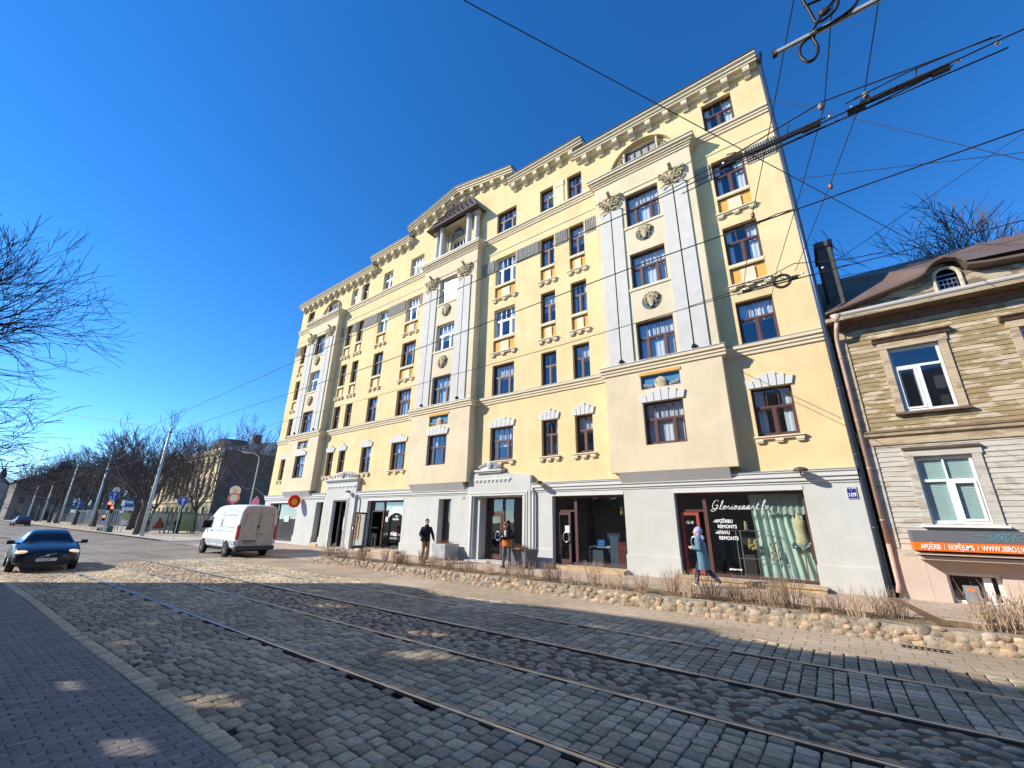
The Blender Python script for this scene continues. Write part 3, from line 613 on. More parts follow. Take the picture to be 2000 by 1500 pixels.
def stone(m, cx, cy, lx, ly, h, r, tint, base=-.02, n=12, squ=.86):
    """one rounded stone: squircle rings"""
    j = [1+r.uniform(-.05, .05) for _ in range(n)]; ring = []
    for i in range(n):
        t = 2*pi*(i+.5)/n; ct, st = cos(t), sin(t); k = 1/max(abs(ct), abs(st))**squ*(1 if squ > .85 else 1); ring.append((ct*k*j[i]*lx/2, st*k*j[i]*ly/2))
    tx, ty = r.uniform(-.03, .03), r.uniform(-.03, .03); vs = []
    for s, z in ((1, base), (.985, h*.35), (.90, h*.85), (.6, h)):
        vs += [(cx+x*s, cy+y*s, z+(x*tx+y*ty)*(z > 0)) for x, y in ring]
    vs.append((cx, cy, h*1.03)); fs = [(a*n+i, a*n+(i+1) % n, (a+1)*n+(i+1) % n, (a+1)*n+i) for a in range(3) for i in range(n)]
    fs += [(3*n+i, 3*n+(i+1) % n, 4*n) for i in range(n)]
    m.add(vs, fs, tint)
from mathutils import noise as NZ
R1 = random.Random(3)
def setts(x0, x1, ya, yb, cw=.20, sl=(.14, .21), hgt=.018, skip=None, wob=.012):
    m = M(); x = x0
    while x < x1:
        w = cw*R1.uniform(.84, 1.16); y = ya+R1.uniform(-.1, 0)
        ph = R1.uniform(0, 6)
        while y < yb:
            L = R1.uniform(*sl); cy = road_y(y+L/2, x)
            if y+L*.4 < yb and y+L*.6 > ya:
                g = R1.uniform(.70, 1.25)*(1+.30*NZ.noise(Vector((x*.45, y*.7, 0)))+.18*NZ.noise(Vector((x*1.6, y*2, 5)))); zo = .010*NZ.noise(Vector((x*.5, y*.9, 9))); wv = R1.uniform(-.04, .04); cxx = x+w/2+wob*sin(y*1.3+x*.15)+R1.uniform(-.004, .004)
                stone(m, cxx, cy, w-.014, L-.013, hgt*R1.uniform(.5, 1.0)+zo*.5, R1, (g*(1+wv), g, g*(1-wv)))
            y += L
        x += w
    return m
RAILY = (4.105, 5.689, 7.074, 8.658)
def sobj(name, m, mt): return tag(obj(name, m, mt, smooth=True), kind='structure')
sobj('sett_paving', setts(XE, 6.5, 2.42, RAILY[0]-.07), SETT)
sobj('sett_paving_between_near_rails', setts(XE, 6.5, RAILY[0]+.08, RAILY[1]-.05), SETT)
sobj('sett_paving_between_far_rails', setts(XE, 6.5, RAILY[2]+.08, RAILY[3]-.05), SETT)
sobj('sett_paving_beyond_rails', setts(XE, 6.5, RAILY[3]+.07, 9.78), SETT)
# light kerb course
m = M(); x = XE
while x < 1:
    L = R1.uniform(.16, .24); g = R1.uniform(1.05, 1.5); stone(m, x+L/2, road_y(2.29, x)+.012*sin(x*.7), L-.014, .19, .014, R1, (g, g, g*.97)); x += L
sobj('kerb_setts', m, SETT)
# cobble strip between the tracks
m = M(); pts = []
for _ in range(16000):
    x = R1.uniform(XE, 6); y = R1.uniform(RAILY[1]+.12, RAILY[2]-.12)
    pts.append((x, y))
pts2 = []
grid = {}
for x, y in pts:
    k = (int(x/.3), int(y/.3)); ok = True
    for i in (-1, 0, 1):
        for j in (-1, 0, 1):
            for a, b in grid.get((k[0]+i, k[1]+j), []):
                if ((x-a)/.172)**2+((y-b)/.118)**2 < 1: ok = False
    if ok: grid.setdefault(k, []).append((x, y)); pts2.append((x, y))
for x, y in pts2:
    g = R1.uniform(.75, 1.3); a = R1.uniform(-.6, .6); t = (g*R1.uniform(1, 1.12), g, g*R1.uniform(.9, 1)); s = R1.uniform(.8, 1.15)
    m.ell((x, road_y(y, x), -.021), (.118*s, .082*s, .038*s), 10, 6, Matrix.Rotation(a, 3, 'Z'), t)
sobj('cobble_strip', m, COBB)
m = M(); m.quad((XE, road_y(RAILY[1]+.1, XE), -.006), (7, road_y(RAILY[1]+.1, 7), -.006), (7, road_y(RAILY[2]-.07, 7), -.006), (XE, road_y(RAILY[2]-.07, XE), -.006)); tag(obj('cobble_grout', m, mat('sandy_grout', (.13, .10, .075), .95, var=.35, vs=5, bump=.8, bs=40)), kind='structure')
# near pavement
m = M(); m.quad((-60, -3.2, -.003), (3, -3.2, -.003), (3, road_y(2.2, 3), -.003), (-60, road_y(2.2, -60), -.003)); tag(obj('pavement_bed', m, mat('paver_joint', (.14, .125, .11), .95)), kind='structure')
m = M(); x = -20; k_ = 0
while x < -1.5:
    y = 2.195
    if k_ % 2: stone(m, x+.05, road_y(y-.05, x), .1015, .098, .004, R1, (1, 1, 1), -.012, 12, .96); y -= .105
    k_ += 1
    while y > -1.6:
        g = R1.uniform(.85, 1.12); stone(m, x+.05, road_y(y-.1, x), .1015, .2015 if R1.random() > .06 else .190, .004+R1.uniform(0, .0012), R1, (g, g, g*1.02), -.012, 12, .96); y -= .205
    x += .105
sobj('pavement_pavers', m, PAVER)
# rails
for i, y in enumerate(RAILY):
    m = M()
    def P(x, dy, z): return (x, road_y(y, x)+dy, z)
    for x0, x1 in ((-140, -26), (-26, 9)):
        for dy0, dy1, zt in ((-.030, .020, .021), (.058, .070, .016)):
            m.add([P(x0, dy0, -.04), P(x1, dy0, -.04), P(x1, dy1, -.04), P(x0, dy1, -.04), P(x0, dy0, zt), P(x1, dy0, zt), P(x1, dy1, zt), P(x0, dy1, zt)], [(4, 5, 6, 7), (0, 1, 5, 4), (2, 3, 7, 6), (1, 2, 6, 5), (3, 0, 4, 7)])
    e = obj('tram_rail', m, STEEL, origin=(0, y, 0))
    tag(e, ['nearest steel tram rail, beside the plain sett lane', 'second tram rail, on the near edge of the round cobbles', 'third tram rail, on the far edge of the round cobbles', 'farthest tram rail, closest to the slab gutter'][i], 'tram rail', 'tram rails set in the street')
    g = M()
    for x0, x1 in ((-140, -26), (-26, 9)): g.quad(P(x0, -.07, .006), P(x1, -.07, .006), P(x1, .10, .006), P(x0, .10, .006))
    obj('rail_bed', g, RUST, e)
# gutter slabs, retaining wall, bed, sidewalk
def wy(x): return 11.15+.25*sin((x+2)*.12)*0+(.12 if x > -3 else 0)
m = M(); xs = [XE+1.5*i for i in range(25)]
for a, b in zip(xs, xs[1:]): m.quad((a, road_y(9.72, a), .012), (b, road_y(9.72, b), .012), (b, 11.9, .012), (a, 11.9, .012))
tag(obj('gutter_paving', m, GUTTERM), kind='structure')
WX0, WX1 = -20.9, 7.5
def wallpath(t):       # plan line of the low stone wall
    x = WX0+(WX1-WX0)*t; y = 11.28-.02*x*0+.10*sin(x*.35)*.4
    if x < -19.2: y += (x+19.2)**2*.10
    return x, y
BED = mat('bed_soil', (.12, .09, .055), .95, var=.45, vs=6, col2=(.30, .22, .12), bump=1.0, bs=14, bdist=.05)
FIELD = mat('field_stone', (.33, .265, .195), .85, var=.35, vs=7, bump=.9, bs=22, tint=True)
MORT = mat('pale_mortar', (.30, .245, .175), .95, var=.35, vs=5, bump=.9, bs=18, bdist=.03)
N = 120
sw = empty('retaining_wall', (-6, 11.3, 0), 'low fieldstone retaining wall with rough mortar top along the planted bed', 'wall')
m = M(); vs = []
for i in range(N+1):
    x, y = wallpath(i/N); j = R1.uniform(-.02, .02); hz = .30+R1.uniform(-.012, .012)
    if x < WX0+1.2: hz *= max(.15, (x-WX0)/1.2)
    vs += [(x, y, -.03), (x, y+.06+j, hz-.04), (x, y+.10+j, hz), (x, y+.38+j, hz+.01), (x, y+.40, .1)]
m.add(vs, [(5*i+k, 5*i+5+k, 5*i+6+k, 5*i+1+k) for i in range(N) for k in range(4)]); obj('mortar', m, MORT, sw)
m = M(); x = WX0+.25
while x < WX1:
    L = R1.uniform(.15, .28); z = R1.uniform(-.04, .01)
    for row in range(3):
        h = R1.uniform(.08, .15); ox = R1.uniform(-.08, .08); xx, y = wallpath((x+L/2+ox-WX0)/(WX1-WX0)); g = R1.uniform(.7, 1.3)
        t = R1.choice([(1.08, .94, .84), (1, 1, 1), (.86, .9, .95), (1.12, 1.04, .88)]); t = tuple(q*g for q in t); LL = L*R1.uniform(.7, 1.05)
        top = .29*min(1, max(.2, (x-WX0)/1.2))
        if z+h < top+.075:
            n = 9; ring = [(cos(2*pi*i/n)*(1.05+R1.uniform(-.2, .2)), sin(2*pi*i/n)*(1.08+R1.uniform(-.2, .2))) for i in range(n)]; vs = []
            for sc, dp in ((1.0, .04), (.97, -.006), (.82, -.026), (.3, -.033)):
                vs += [(xx+ox+p*LL*.53*sc, y+.03+(z+h/2)*.16+dp+.03*p*R1.uniform(-.1, .1), z+h/2+q*h*.54*sc) for p, q in ring]
            fs = [(a_*n+i, a_*n+(i+1) % n, (a_+1)*n+(i+1) % n, (a_+1)*n+i) for a_ in range(3) for i in range(n)]+[tuple(3*n+i for i in range(n))]
            m.add(vs, fs, t)
        z += h*.93
    x += L*.80
obj('field_stones', m, FIELD, sw, smooth=True)
m = M(); nx, ny = 150, 9; vs = []
for i in range(nx+1):
    x, y0 = wallpath(i/nx)
    for j in range(ny+1):
        t = j/ny; y = y0+.3+t*1.55; e = min(1, (x-WX0)/1.2); vs.append((x, y, (.24+.05*sin(pi*t)+R1.uniform(-.02, .02))*max(.1, e)+(.03 if j == ny else 0)))
m.add(vs, [(i*(ny+1)+j, (i+1)*(ny+1)+j, (i+1)*(ny+1)+j+1, i*(ny+1)+j+1) for i in range(nx) for j in range(ny)]); tag(obj('planting_bed', m, BED, smooth=True), kind='structure')
m = M(); xs = [-38, -30, -26, -23, -21, -19.5, 8.5, 14]; ys = [11.7, 12.3, 12.9, 13.3, 15.75]
def sz(x, y):
    full = .285
    if x >= -19.5: return full if y >= 12.85 else -.02
    k = (y-11.7)/4.0; far = .03+.27*min(1, max(0, k)); mixf = min(1, max(0, (-19.5-x)/3)); base = full if y >= 12.85 else -.02
    return base*(1-mixf)+far*mixf
xx = [-38+.5*i for i in range(105)]; vs = [(x, y, sz(x, y)) for x in xx for y in ys]; k = len(ys)
m.add(vs, [(i*k+j, (i+1)*k+j, (i+1)*k+j+1, i*k+j+1) for i in range(len(xx)-1) for j in range(k-1)]); tag(obj('sidewalk', m, WALKM), kind='structure')
m = M(); m.quad((-38, 11.70, .02), (-37.9, 60, .02), (-62, 60, .02), (-46, 11.7, .02)); tag(obj('side_street', m, ASPH), kind='structure')
m = M(); m.quad((-400, 11.75, .06), (-44, 12.3, .06), (-60, 90, .06), (-400, 90, .06)); tag(obj('far_pavement', m, mat('pale_gravel', (.46, .40, .31), .95, var=.2, vs=.4)), kind='structure')
# drain channel & grate across the bed
m = M(); m.prism([(.75, 15.3), (.95, 15.3), (2.05-.62, 11.95), (1.2, 11.95)], .288, .30, 'z'); tag(obj('drain_channel', m, mat('rusty_brown', (.16, .09, .05), .8)), 'brown runoff channel crossing the sidewalk below the pink downpipe', 'drain')
m = M(); 
for i in range(8): m.box(.55+i*.08, .58+i*.08, 10.95, 11.12, .012, .022)
m.box(.52, 1.18, 10.93, 10.95, .012, .022); m.box(.52, 1.18, 11.12, 11.14, .012, .022); tag(obj('drain_grate', m, RUST), 'slotted iron drain grate at the foot of the stone wall', 'drain grate')

# ---------------- building across the street, behind the viewer: throws the street shade ----------------
OPP = empty('opposite_house', (-6, -3.8, 0), 'plain facade of the house on the near side of the street', 'building')
prof = [(-26.6, 11.75), (-25.0, 11.95), (-23.3, 11.55), (-21.4, 11.7), (-20.6, 12.15), (-18.0, 12.4), (-17.2, 12.35), (-16.3, 11.9), (-15, 11.8), (-13.6, 12.1), (-12.7, 11.7), (25, 11.6)]
oh = []
for x0, x1, y0, y1 in [(-11.9, -10.9, 2.9, 3.5), (-13.9, -13.2, 3.6, 4.0), (-10.7, -9.8, 6.1, 6.9), (-12.9, -12.2, 7.2, 7.6), (-7.0, -6.1, 5.9, 6.6), (-6.0, -5.1, 4.9, 5.7), (-6.5, -5.7, 2.3, 2.9), (-10.3, -9.5, 2.35, 2.8), (-8.3, -7.6, 1.5, 1.9), (-5.9, -5.2, 1.5, 2.0), (-12.5, -11.8, .9, 1.3), (-10.8, -10.0, .9, 1.3), (-4.6, -3.9, 8.7, 9.1)]:
    yc = (y0+y1)/2; sx = 1.079*(yc+3.6); oh.append((x0-sx, x1-sx, (y0+3.6)*.9006, (y1+3.6)*.9006))  # openings added in the unseen wall to shape sun patches on the road
m = M(); wall_grid(m, -26.6, 25, 0, 11.5, oh, -3.6, -.25)
for (xa, za), (xb, zb) in zip(prof, prof[1:]): m.quad((xa, -3.6, 11.5), (xb, -3.6, 11.5), (xb, -3.6, zb), (xa, -3.6, za))
obj('wall', m, mat('beige_render', (.42, .36, .28), .9, var=.1), OPP)
TP = glass('sun_dimming_pane', (.55, .55, .55), refl=.6)
for a, b, c, d in oh: m = M(); m.quad((a, -3.7, c), (b, -3.7, c), (b, -3.7, d), (a, -3.7, d)); obj('sun_patch_opening', m, TP, OPP)  # added panes, only there to dim the sun patches
# ---------------- wooden house ----------------
DW = 15.8
HOUSE = empty('wooden_house', (4.5, 15.8, .28), 'weathered wooden house with peeling yellow upper boards and brown metal roof', 'house')
def peel(name, c1, c2, c3, thr1=.52, thr2=.66):
    mt = bpy.data.materials.new(name); mt.use_nodes = True; nt = mt.node_tree; n = nt.nodes; l = nt.links; b = n['Principled BSDF']; b.inputs['Roughness'].default_value = .85; b.inputs['Specular IOR Level'].default_value = .15
    g = n.new('ShaderNodeTexCoord'); mp = n.new('ShaderNodeMapping'); mp.inputs['Scale'].default_value = (.85, 1, 2.6); l.new(g.outputs['Object'], mp.inputs[0])
    t = n.new('ShaderNodeTexNoise'); t.inputs['Scale'].default_value = 1.7; t.inputs['Detail'].default_value = 7; t.inputs['Roughness'].default_value = .62; l.new(mp.outputs[0], t.inputs['Vector'])
    r = n.new('ShaderNodeValToRGB'); e = r.color_ramp.elements; e[0].position = thr1-.02; e[0].color = (*c1, 1); e[1].position = thr1+.005; e[1].color = (*c2, 1)
    l.new(t.outputs['Fac'], r.inputs[0])
    mp2 = n.new('ShaderNodeMapping'); mp2.inputs['Scale'].default_value = (.8, 1, 14); l.new(g.outputs['Object'], mp2.inputs[0])
    t2 = n.new('ShaderNodeTexNoise'); t2.inputs['Scale'].default_value = 2; t2.inputs['Detail'].default_value = 6; l.new(mp2.outputs[0], t2.inputs['Vector'])
    r2 = n.new('ShaderNodeValToRGB'); r2.color_ramp.elements[0].position = .35; r2.color_ramp.elements[0].color = (.62, .58, .5, 1); r2.color_ramp.elements[1].position = .6; r2.color_ramp.elements[1].color = (1.05, 1.05, 1.05, 1); l.new(t2.outputs['Fac'], r2.inputs[0])
    mx = n.new('ShaderNodeMix'); mx.data_type = 'RGBA'; mx.blend_type = 'MULTIPLY'; mx.inputs[0].default_value = .55; l.new(r.outputs[0], mx.inputs[6]); l.new(r2.outputs[0], mx.inputs[7]); l.new(mx.outputs[2], b.inputs['Base Color'])
    bp = n.new('ShaderNodeBump'); bp.inputs['Strength'].default_value = .5; bp.inputs['Distance'].default_value = .01; l.new(r.outputs[0], bp.inputs['Height']); l.new(bp.outputs[0], b.inputs['Normal'])
    return mt
BOARDY = peel('peeling_yellow_boards', (.33, .255, .135), (.54, .44, .31), None, .53)
BOARDW = peel('grey_white_boards', (.53, .50, .43), (.41, .37, .30), None, .56)
BOARDG = peel('gable_boards', (.48, .40, .27), (.23, .17, .11), None, .50)
CASE = peel('weathered_casing', (.52, .42, .28), (.38, .29, .20), None, .55)
BRTRIM = mat('brown_trim', (.17, .115, .075), .8, var=.3, vs=5, mscale=(1, 1, 6))
BROOF = mat('brown_sheet_roof', (.15, .10, .075), .55, var=.12, vs=1.5, spec=.4)
BEIGE = mat('beige_plinth', (.56, .45, .37), .9, var=.05, vs=1.5, bump=.2, bs=60)
def siding(m, x0, x1, z0, z1, hs, y, bh=.135, top=None):
    z = z0; k = 0; r = random.Random(5)
    while z < z1-.01:
        zt = min(z+bh, z1); iv = [(x0, x1)]
        for a, b, c, d in hs:
            if c < zt-.01 and d > z+.01:
                nv = []
                for p, q in iv:
                    if a > p: nv.append((p, min(a, q)))
                    if b < q: nv.append((max(b, p), q))
                iv = [t for t in nv if t[1]-t[0] > .01]
        for p, q in iv:
            if top: q2 = q; 
            j = r.uniform(0, .004)
            m.add([(p, y-.022-j, z), (q, y-.022-j, z), (q, y-.006-j, zt-.006), (p, y-.006-j, zt-.006), (q, y, z-.001), (p, y, z-.001)], [(0, 1, 2, 3), (5, 4, 1, 0)])
        z = zt; k += 1
X0, X1 = .98, 13.0
uw = [(2.1, 3.2, 5.18, 7.05), (4.72, 5.82, 5.18, 7.05), (7.3, 8.4, 5.18, 7.05), (9.9, 11, 5.18, 7.05)]
lw = [(2.0, 3.12, 2.16, 3.86), (4.7, 5.82, 2.16, 3.86), (7.3, 8.4, 2.16, 3.86)]
m = M(); wall_grid(m, X0, X1, 1.30, 8.6, uw+lw, DW+.004, .2); m.quad((X0, DW, .2), (X0, DW+9, .2), (X0, DW+9, 8.4), (X0, DW, 8.4)); obj('wall', m, BOARDW, HOUSE)
m = M(); siding(m, X0+.25, X1, 4.66, 8.0, [(a-.02, b+.02, c-.02, d) for a, b, c, d in uw], DW); obj('upper_boards', m, BOARDY, HOUSE)
m = M(); siding(m, X0+.25, X1, 1.50, 4.30, [(a-.02, b+.02, c-.02, d) for a, b, c, d in lw], DW); obj('lower_boards', m, BOARDW, HOUSE)
m = M(); m.box(X0-.0, X0+.25, DW-.05, DW+.0, 4.68, 7.95); obj('corner_board', m, CASE, HOUSE)
m = M(); m.box(X0-.0, X0+.25, DW-.05, DW+.0, 1.52, 4.25); obj('corner_board', m, BOARDW, HOUSE)
m = M(); m.prof_x([(DW, 4.26), (DW-.05, 4.26), (DW-.06, 4.50), (DW-.13, 4.52), (DW-.15, 4.60), (DW, 4.68)], X0-.06, X1); obj('belt_board', m, CASE, HOUSE)
m = M(); m.prof_x([(DW, 4.685), (DW-.17, 4.605), (DW-.17, 4.625), (DW, 4.705)], X0-.08, X1); obj('flashing', m, BRTRIM, HOUSE)
m = M(); m.box(X0, X1, DW-.07, DW, 1.30, 1.50); obj('base_board', m, BOARDW, HOUSE)
# eave
m = M(); m.prof_x([(DW+.01, 7.88), (DW-.06, 7.88), (DW-.08, 8.02), (DW-.14, 8.04), (DW-.16, 8.12), (DW+.01, 8.12)], X0-.05, X1); obj('frieze', m, BRTRIM, HOUSE)
m = M(); m.prof_x([(DW+.01, 8.12), (DW-.46, 8.12), (DW-.47, 8.16), (DW-.02, 8.2)], X0-.15, X1); obj('soffit', m, BRTRIM, HOUSE)
m = M(); m.prof_x([(DW-.47, 8.13), (DW-.50, 8.13), (DW-.52, 8.24), (DW-.46, 8.24)], X0-.15, X1); obj('eave_moulding', m, CASE, HOUSE)
m = M(); m.prof_x([(DW-.46, 8.25), (DW-.54, 8.25), (DW-.56, 8.29), (DW-.20, 8.50), (DW-.15, 8.47)], X0+.25, X1); obj('eave_flashing', m, mat('pale_zinc', (.50, .47, .42), .5, var=.1, vs=3), HOUSE)
# gable wall above eave with arched opening
gp = [(X0+.25, 8.46), (X0+.30, 8.56), (3.20, 9.0), (3.42, 9.22), (3.62, 9.36), (3.83, 9.40), (4.02, 9.32), (4.16, 9.06), (4.55, 8.93), (5.3, 8.86), (7, 8.8), (X1, 8.8), (X1, 8.46)]
cx, rx = 3.80, .235
m = M(); y = DW-.0
lo = [(x, z) for x, z in gp if x < cx]; hi = [(x, z) for x, z in gp if x > cx+.01]
arch = [(cx+rx*cos(pi*i/12), 8.98+.24*sin(pi*i/12)) for i in range(13)]
m.v = [(x, y, z) for x, z in lo]; left = lo+[(cx, 9.395)]+[(cx, 9.22)]+[p for p in arch[7:]]+[(cx-rx, 8.46)]
m = M(); m.add([(x, y, z) for x, z in left], [tuple(range(len(left)))])
right = [(cx, 9.22), (cx, 9.395)]+hi+[(cx+rx, 8.46)]+arch[:6]
m.add([(x, y, z) for x, z in right], [tuple(range(len(right)))]); obj('gable_wall', m, BOARDG, HOUSE)
m = M(); m.tube([(cx-rx-.03, y-.03, 8.5)]+[(cx+(rx+.03)*cos(pi-pi*i/12), y-.03, 8.98+.27*sin(pi*i/12)) for i in range(13)]+[(cx+rx+.03, y-.03, 8.5)], .05, 6); m.box(cx-.38, cx+.38, y-.09, y, 8.44, 8.53)
o = obj('attic_window', m, mat('cream_old_paint', (.55, .47, .33), .8, var=.25, vs=6), HOUSE)
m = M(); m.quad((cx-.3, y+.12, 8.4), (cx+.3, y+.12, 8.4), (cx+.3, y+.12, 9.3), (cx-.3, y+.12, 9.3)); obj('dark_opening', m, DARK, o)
m = M()
for i in range(4): m.box(cx-.2, cx+.2, y+.05, y+.065, 8.62+i*.14, 8.635+i*.14)
for i in range(5): m.box(cx-.18+i*.09, cx-.172+i*.09, y+.04, y+.05, 8.6, 8.9)
obj('grille', m, METAL, o)
# verge trim following the gable + roof planes
m = M()
vp = [(X0-.1, 8.50), (3.18, 9.02), (3.36, 9.12), (3.46, 9.27), (3.64, 9.41), (3.83, 9.46), (4.04, 9.37), (4.15, 9.22), (4.22, 9.06), (4.6, 8.99), (5.3, 8.93), (X1, 8.86)]
n = len(vp); A = [(x, y-.30, z) for x, z in vp]; B = [(x, y-.30, z+.07) for x, z in vp]; C2 = [(x, y+.8, z+.10) for x, z in vp]; D2 = [(x, y+.02, z-.02) for x, z in vp]
m.add(A+B+C2+D2, [(i, i+1, n+i+1, n+i) for i in range(n-1)]+[(n+i, n+i+1, 2*n+i+1, 2*n+i) for i in range(n-1)]+[(3*n+i, 3*n+i+1, i+1, i) for i in range(n-1)]); obj('verge', m, BROOF, HOUSE)
m = M(); ry, rz = 20.0, 11.83
m.quad((1.62, ry, rz), (X1, ry, rz-.1), (X1, DW-.2, 8.75), (3.9, DW-.1, 9.3)); m.quad((1.62, ry, rz), (3.9, DW-.1, 9.3), (3.3, DW, 9.05), (X0-.1, DW-.2, 8.50)); m.quad((1.0, ry, rz), (1.0, ry+5, 8.5), (X1, ry+5, 8.5), (X1, ry, rz-.1)); m.quad((1.62, ry, rz), (X0-.1, DW-.2, 8.5), (X0-.1, DW+1, 8.6), (.9, ry, rz))
obj('roof', m, BROOF, HOUSE)
m = M()
for x in (4.9, 6.2, 7.5): m.tube([(x, DW+.3, 9.02), (x-.3, 18, 10.6), (x-.4, ry, rz+.02)], .018, 4)
m.tube([(3.4, 18.0, 10.68), (X1, 18.0, 10.55)], .015, 4); obj('roof_seams', m, BROOF, HOUSE)
m = M(); m.box(1.13, 1.55, 16.35, 17.6, 8.7, 11.52); m.box(1.08, 1.60, 16.3, 17.65, 11.40, 11.62); obj('chimney', m, mat('sooty_render', (.085, .08, .07), .9, var=.2, vs=3), HOUSE)
# windows with casings
def hwin(x0, x1, z0, z1, hood, low=False):
    m = M(); y = DW; ow = .17
    m.box(x0-ow, x0, y-.06, y+.05, z0-.05, z1+.04); m.box(x1, x1+ow, y-.06, y+.05, z0-.05, z1+.04); m.box(x0-ow-.03, x1+ow+.03, y-.07, y+.05, z1+.04, z1+.22)
    o = obj('window', m, CASE if not low else BOARDW, HOUSE)
    m = M(); m.prof_x([(y, z1+.22), (y-.10, z1+.25), (y-.16, z1+.34), (y-.20, z1+.36), (y, z1+.46)] if not low else [(y, z1+.22), (y-.12, z1+.22), (y-.14, z1+.27), (y, z1+.31)], x0-ow-(.12 if not low else .03), x1+ow+(.12 if not low else .03)); obj('window_hood', m, BRTRIM, o)
    m = M(); m.box(x0-ow-.04, x1+ow+.06, y-.15, y, z0-.10, z0-.04); obj('window_sill', m, BRTRIM if not low else FRAMEW, o)
    f = M(); yy = y+.05; t = .065; rects(f, x0, x1, z0, z1, yy, t, .06); zt = z0+(z1-z0)*(.70 if not low else .64); f.box(x0+t, x1-t, yy-.01, yy+.06, zt-.035, zt+.035); c = (x0+x1)/2; f.box(c-.05, c+.05, yy-.01, yy+.06, z0+t, zt-.035)
    if low: f.box(c-.018, c+.018, yy, yy+.06, zt+.035, z1-t)
    rects(f, c+.05 if low else x0+t, x1-t if low else c-.05, z0+t, zt-.035, yy-.02, .05, .05); obj('frame', f, FRAMEW, o)
    g = M(); g.quad((x0+.04, yy+.03, z0+.04), (x1-.04, yy+.03, z0+.04), (x1-.04, yy+.03, z1-.04), (x0+.04, yy+.03, z1-.04)); obj('pane', g, GLASS, o)
    if low:
        b = M(); k = int((z1-z0)/.045)
        for i in range(k): b.box(x0+.06, x1-.06, yy+.07, yy+.078, z0+.06+i*.045, z0+.098+i*.045)
        obj('blind', b, mat('mint_blind', (.55, .72, .66), .7), o)
    else: put('curtain', curtain_mesh(c-x0, z1-z0-.5, 11), o, (x0-HOUSE.location.x, yy-HOUSE.location.y-.05, z0-HOUSE.location.z))
for a in uw: hwin(*a, True)
for a in lw: hwin(*a, True, True)
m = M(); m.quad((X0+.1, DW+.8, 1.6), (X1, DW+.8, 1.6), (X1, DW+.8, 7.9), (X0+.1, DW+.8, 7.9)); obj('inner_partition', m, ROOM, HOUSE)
m = M(); bw = [(1.97, 2.93, .28, .98)]; wall_grid(m, X0, X1, .15, 1.32, bw, DW-.08, .25); m.quad((X0, DW-.08, 1.32), (X1, DW-.08, 1.32), (X1, DW+.01, 1.34), (X0, DW+.01, 1.34)); m.box(1.62, 1.64, DW-.085, DW-.079, .28, 1.3); m.box(3.15, 3.17, DW-.085, DW-.079, .28, 1.3); obj('plinth', m, BEIGE, HOUSE)
f = M(); rects(f, 1.97, 2.93, .28, .98, DW+.08, .07, .07); f.box(2.62, 2.76, DW+.05, DW+.14, .3, .9); o = obj('basement_window', f, FRAMEW, HOUSE); g = M(); g.quad((2.0, DW+.12, .3), (2.9, DW+.12, .3), (2.9, DW+.12, .95), (2.0, DW+.12, .95)); obj('pane', g, GLASS, o)
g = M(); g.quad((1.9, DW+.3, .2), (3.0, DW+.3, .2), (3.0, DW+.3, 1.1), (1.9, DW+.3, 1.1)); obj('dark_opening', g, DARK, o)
m = M(); m.box(2.22, 2.50, DW+.02, DW+.04, .30, .70); nt_ = empty('window_notice', (2.36, DW, .3), 'grey notice sheet with an orange pill mark in the basement window', 'notice'); obj('sheet', m, mat('grey_notice', (.22, .25, .27), .6), nt_); m = M(); m.box(2.28, 2.44, DW+.012, DW+.019, .56, .63); obj('orange_mark', m, mat('orange_mark', (.8, .2, .05), .5), nt_)
m = M(); m.box(1.5, 7.5, DW-.62, DW-.10, 1.40, 1.45); m.box(1.55, 7.5, DW-.50, DW-.10, 1.28, 1.36); obj('porch_canopy', m, BEIGE, HOUSE)
# shop sign board
SG = empty('shop_sign', (4, 15.1, 1.7), 'long grey and orange clothing shop sign board on the wooden house', 'sign')
m = M(); m.box(1.47, 7.2, DW-.70, DW-.02, 1.705, 1.98); obj('grey_panel', m, mat('sign_grey', (.13, .13, .15), .5), SG)
m = M(); m.box(1.47, 7.2, DW-.705, DW-.02, 1.50, 1.70); obj('orange_band', m, mat('sign_orange', (.85, .16, .015), .45), SG)
LETW = mat('white_lettering', (.85, .85, .82), .6); 
text('lettering', 'APĢĒRBI  /  EKIPĒJUMS  /  WWW.3BRO.LV', .165, LETW, SG, (1.58-4, DW-.712-15.1, 1.54-1.7), FR, sx=.565, bold=.0015)
gr = M()
for s in range(7): gr.tube([(2.9+.28*s*.6+.35*cos(t*.5+s)*.6, DW-.706, 1.84+.085*sin(t*1.1+s*1.7)) for t in range(9)], .0055, 4)
gr.tube([(2.5+.13*t, DW-.706, 1.86+.02*sin(t)) for t in range(22)], .006, 4); obj('graffiti', gr, mat('teal_spray', (.10, .36, .38), .6), SG)
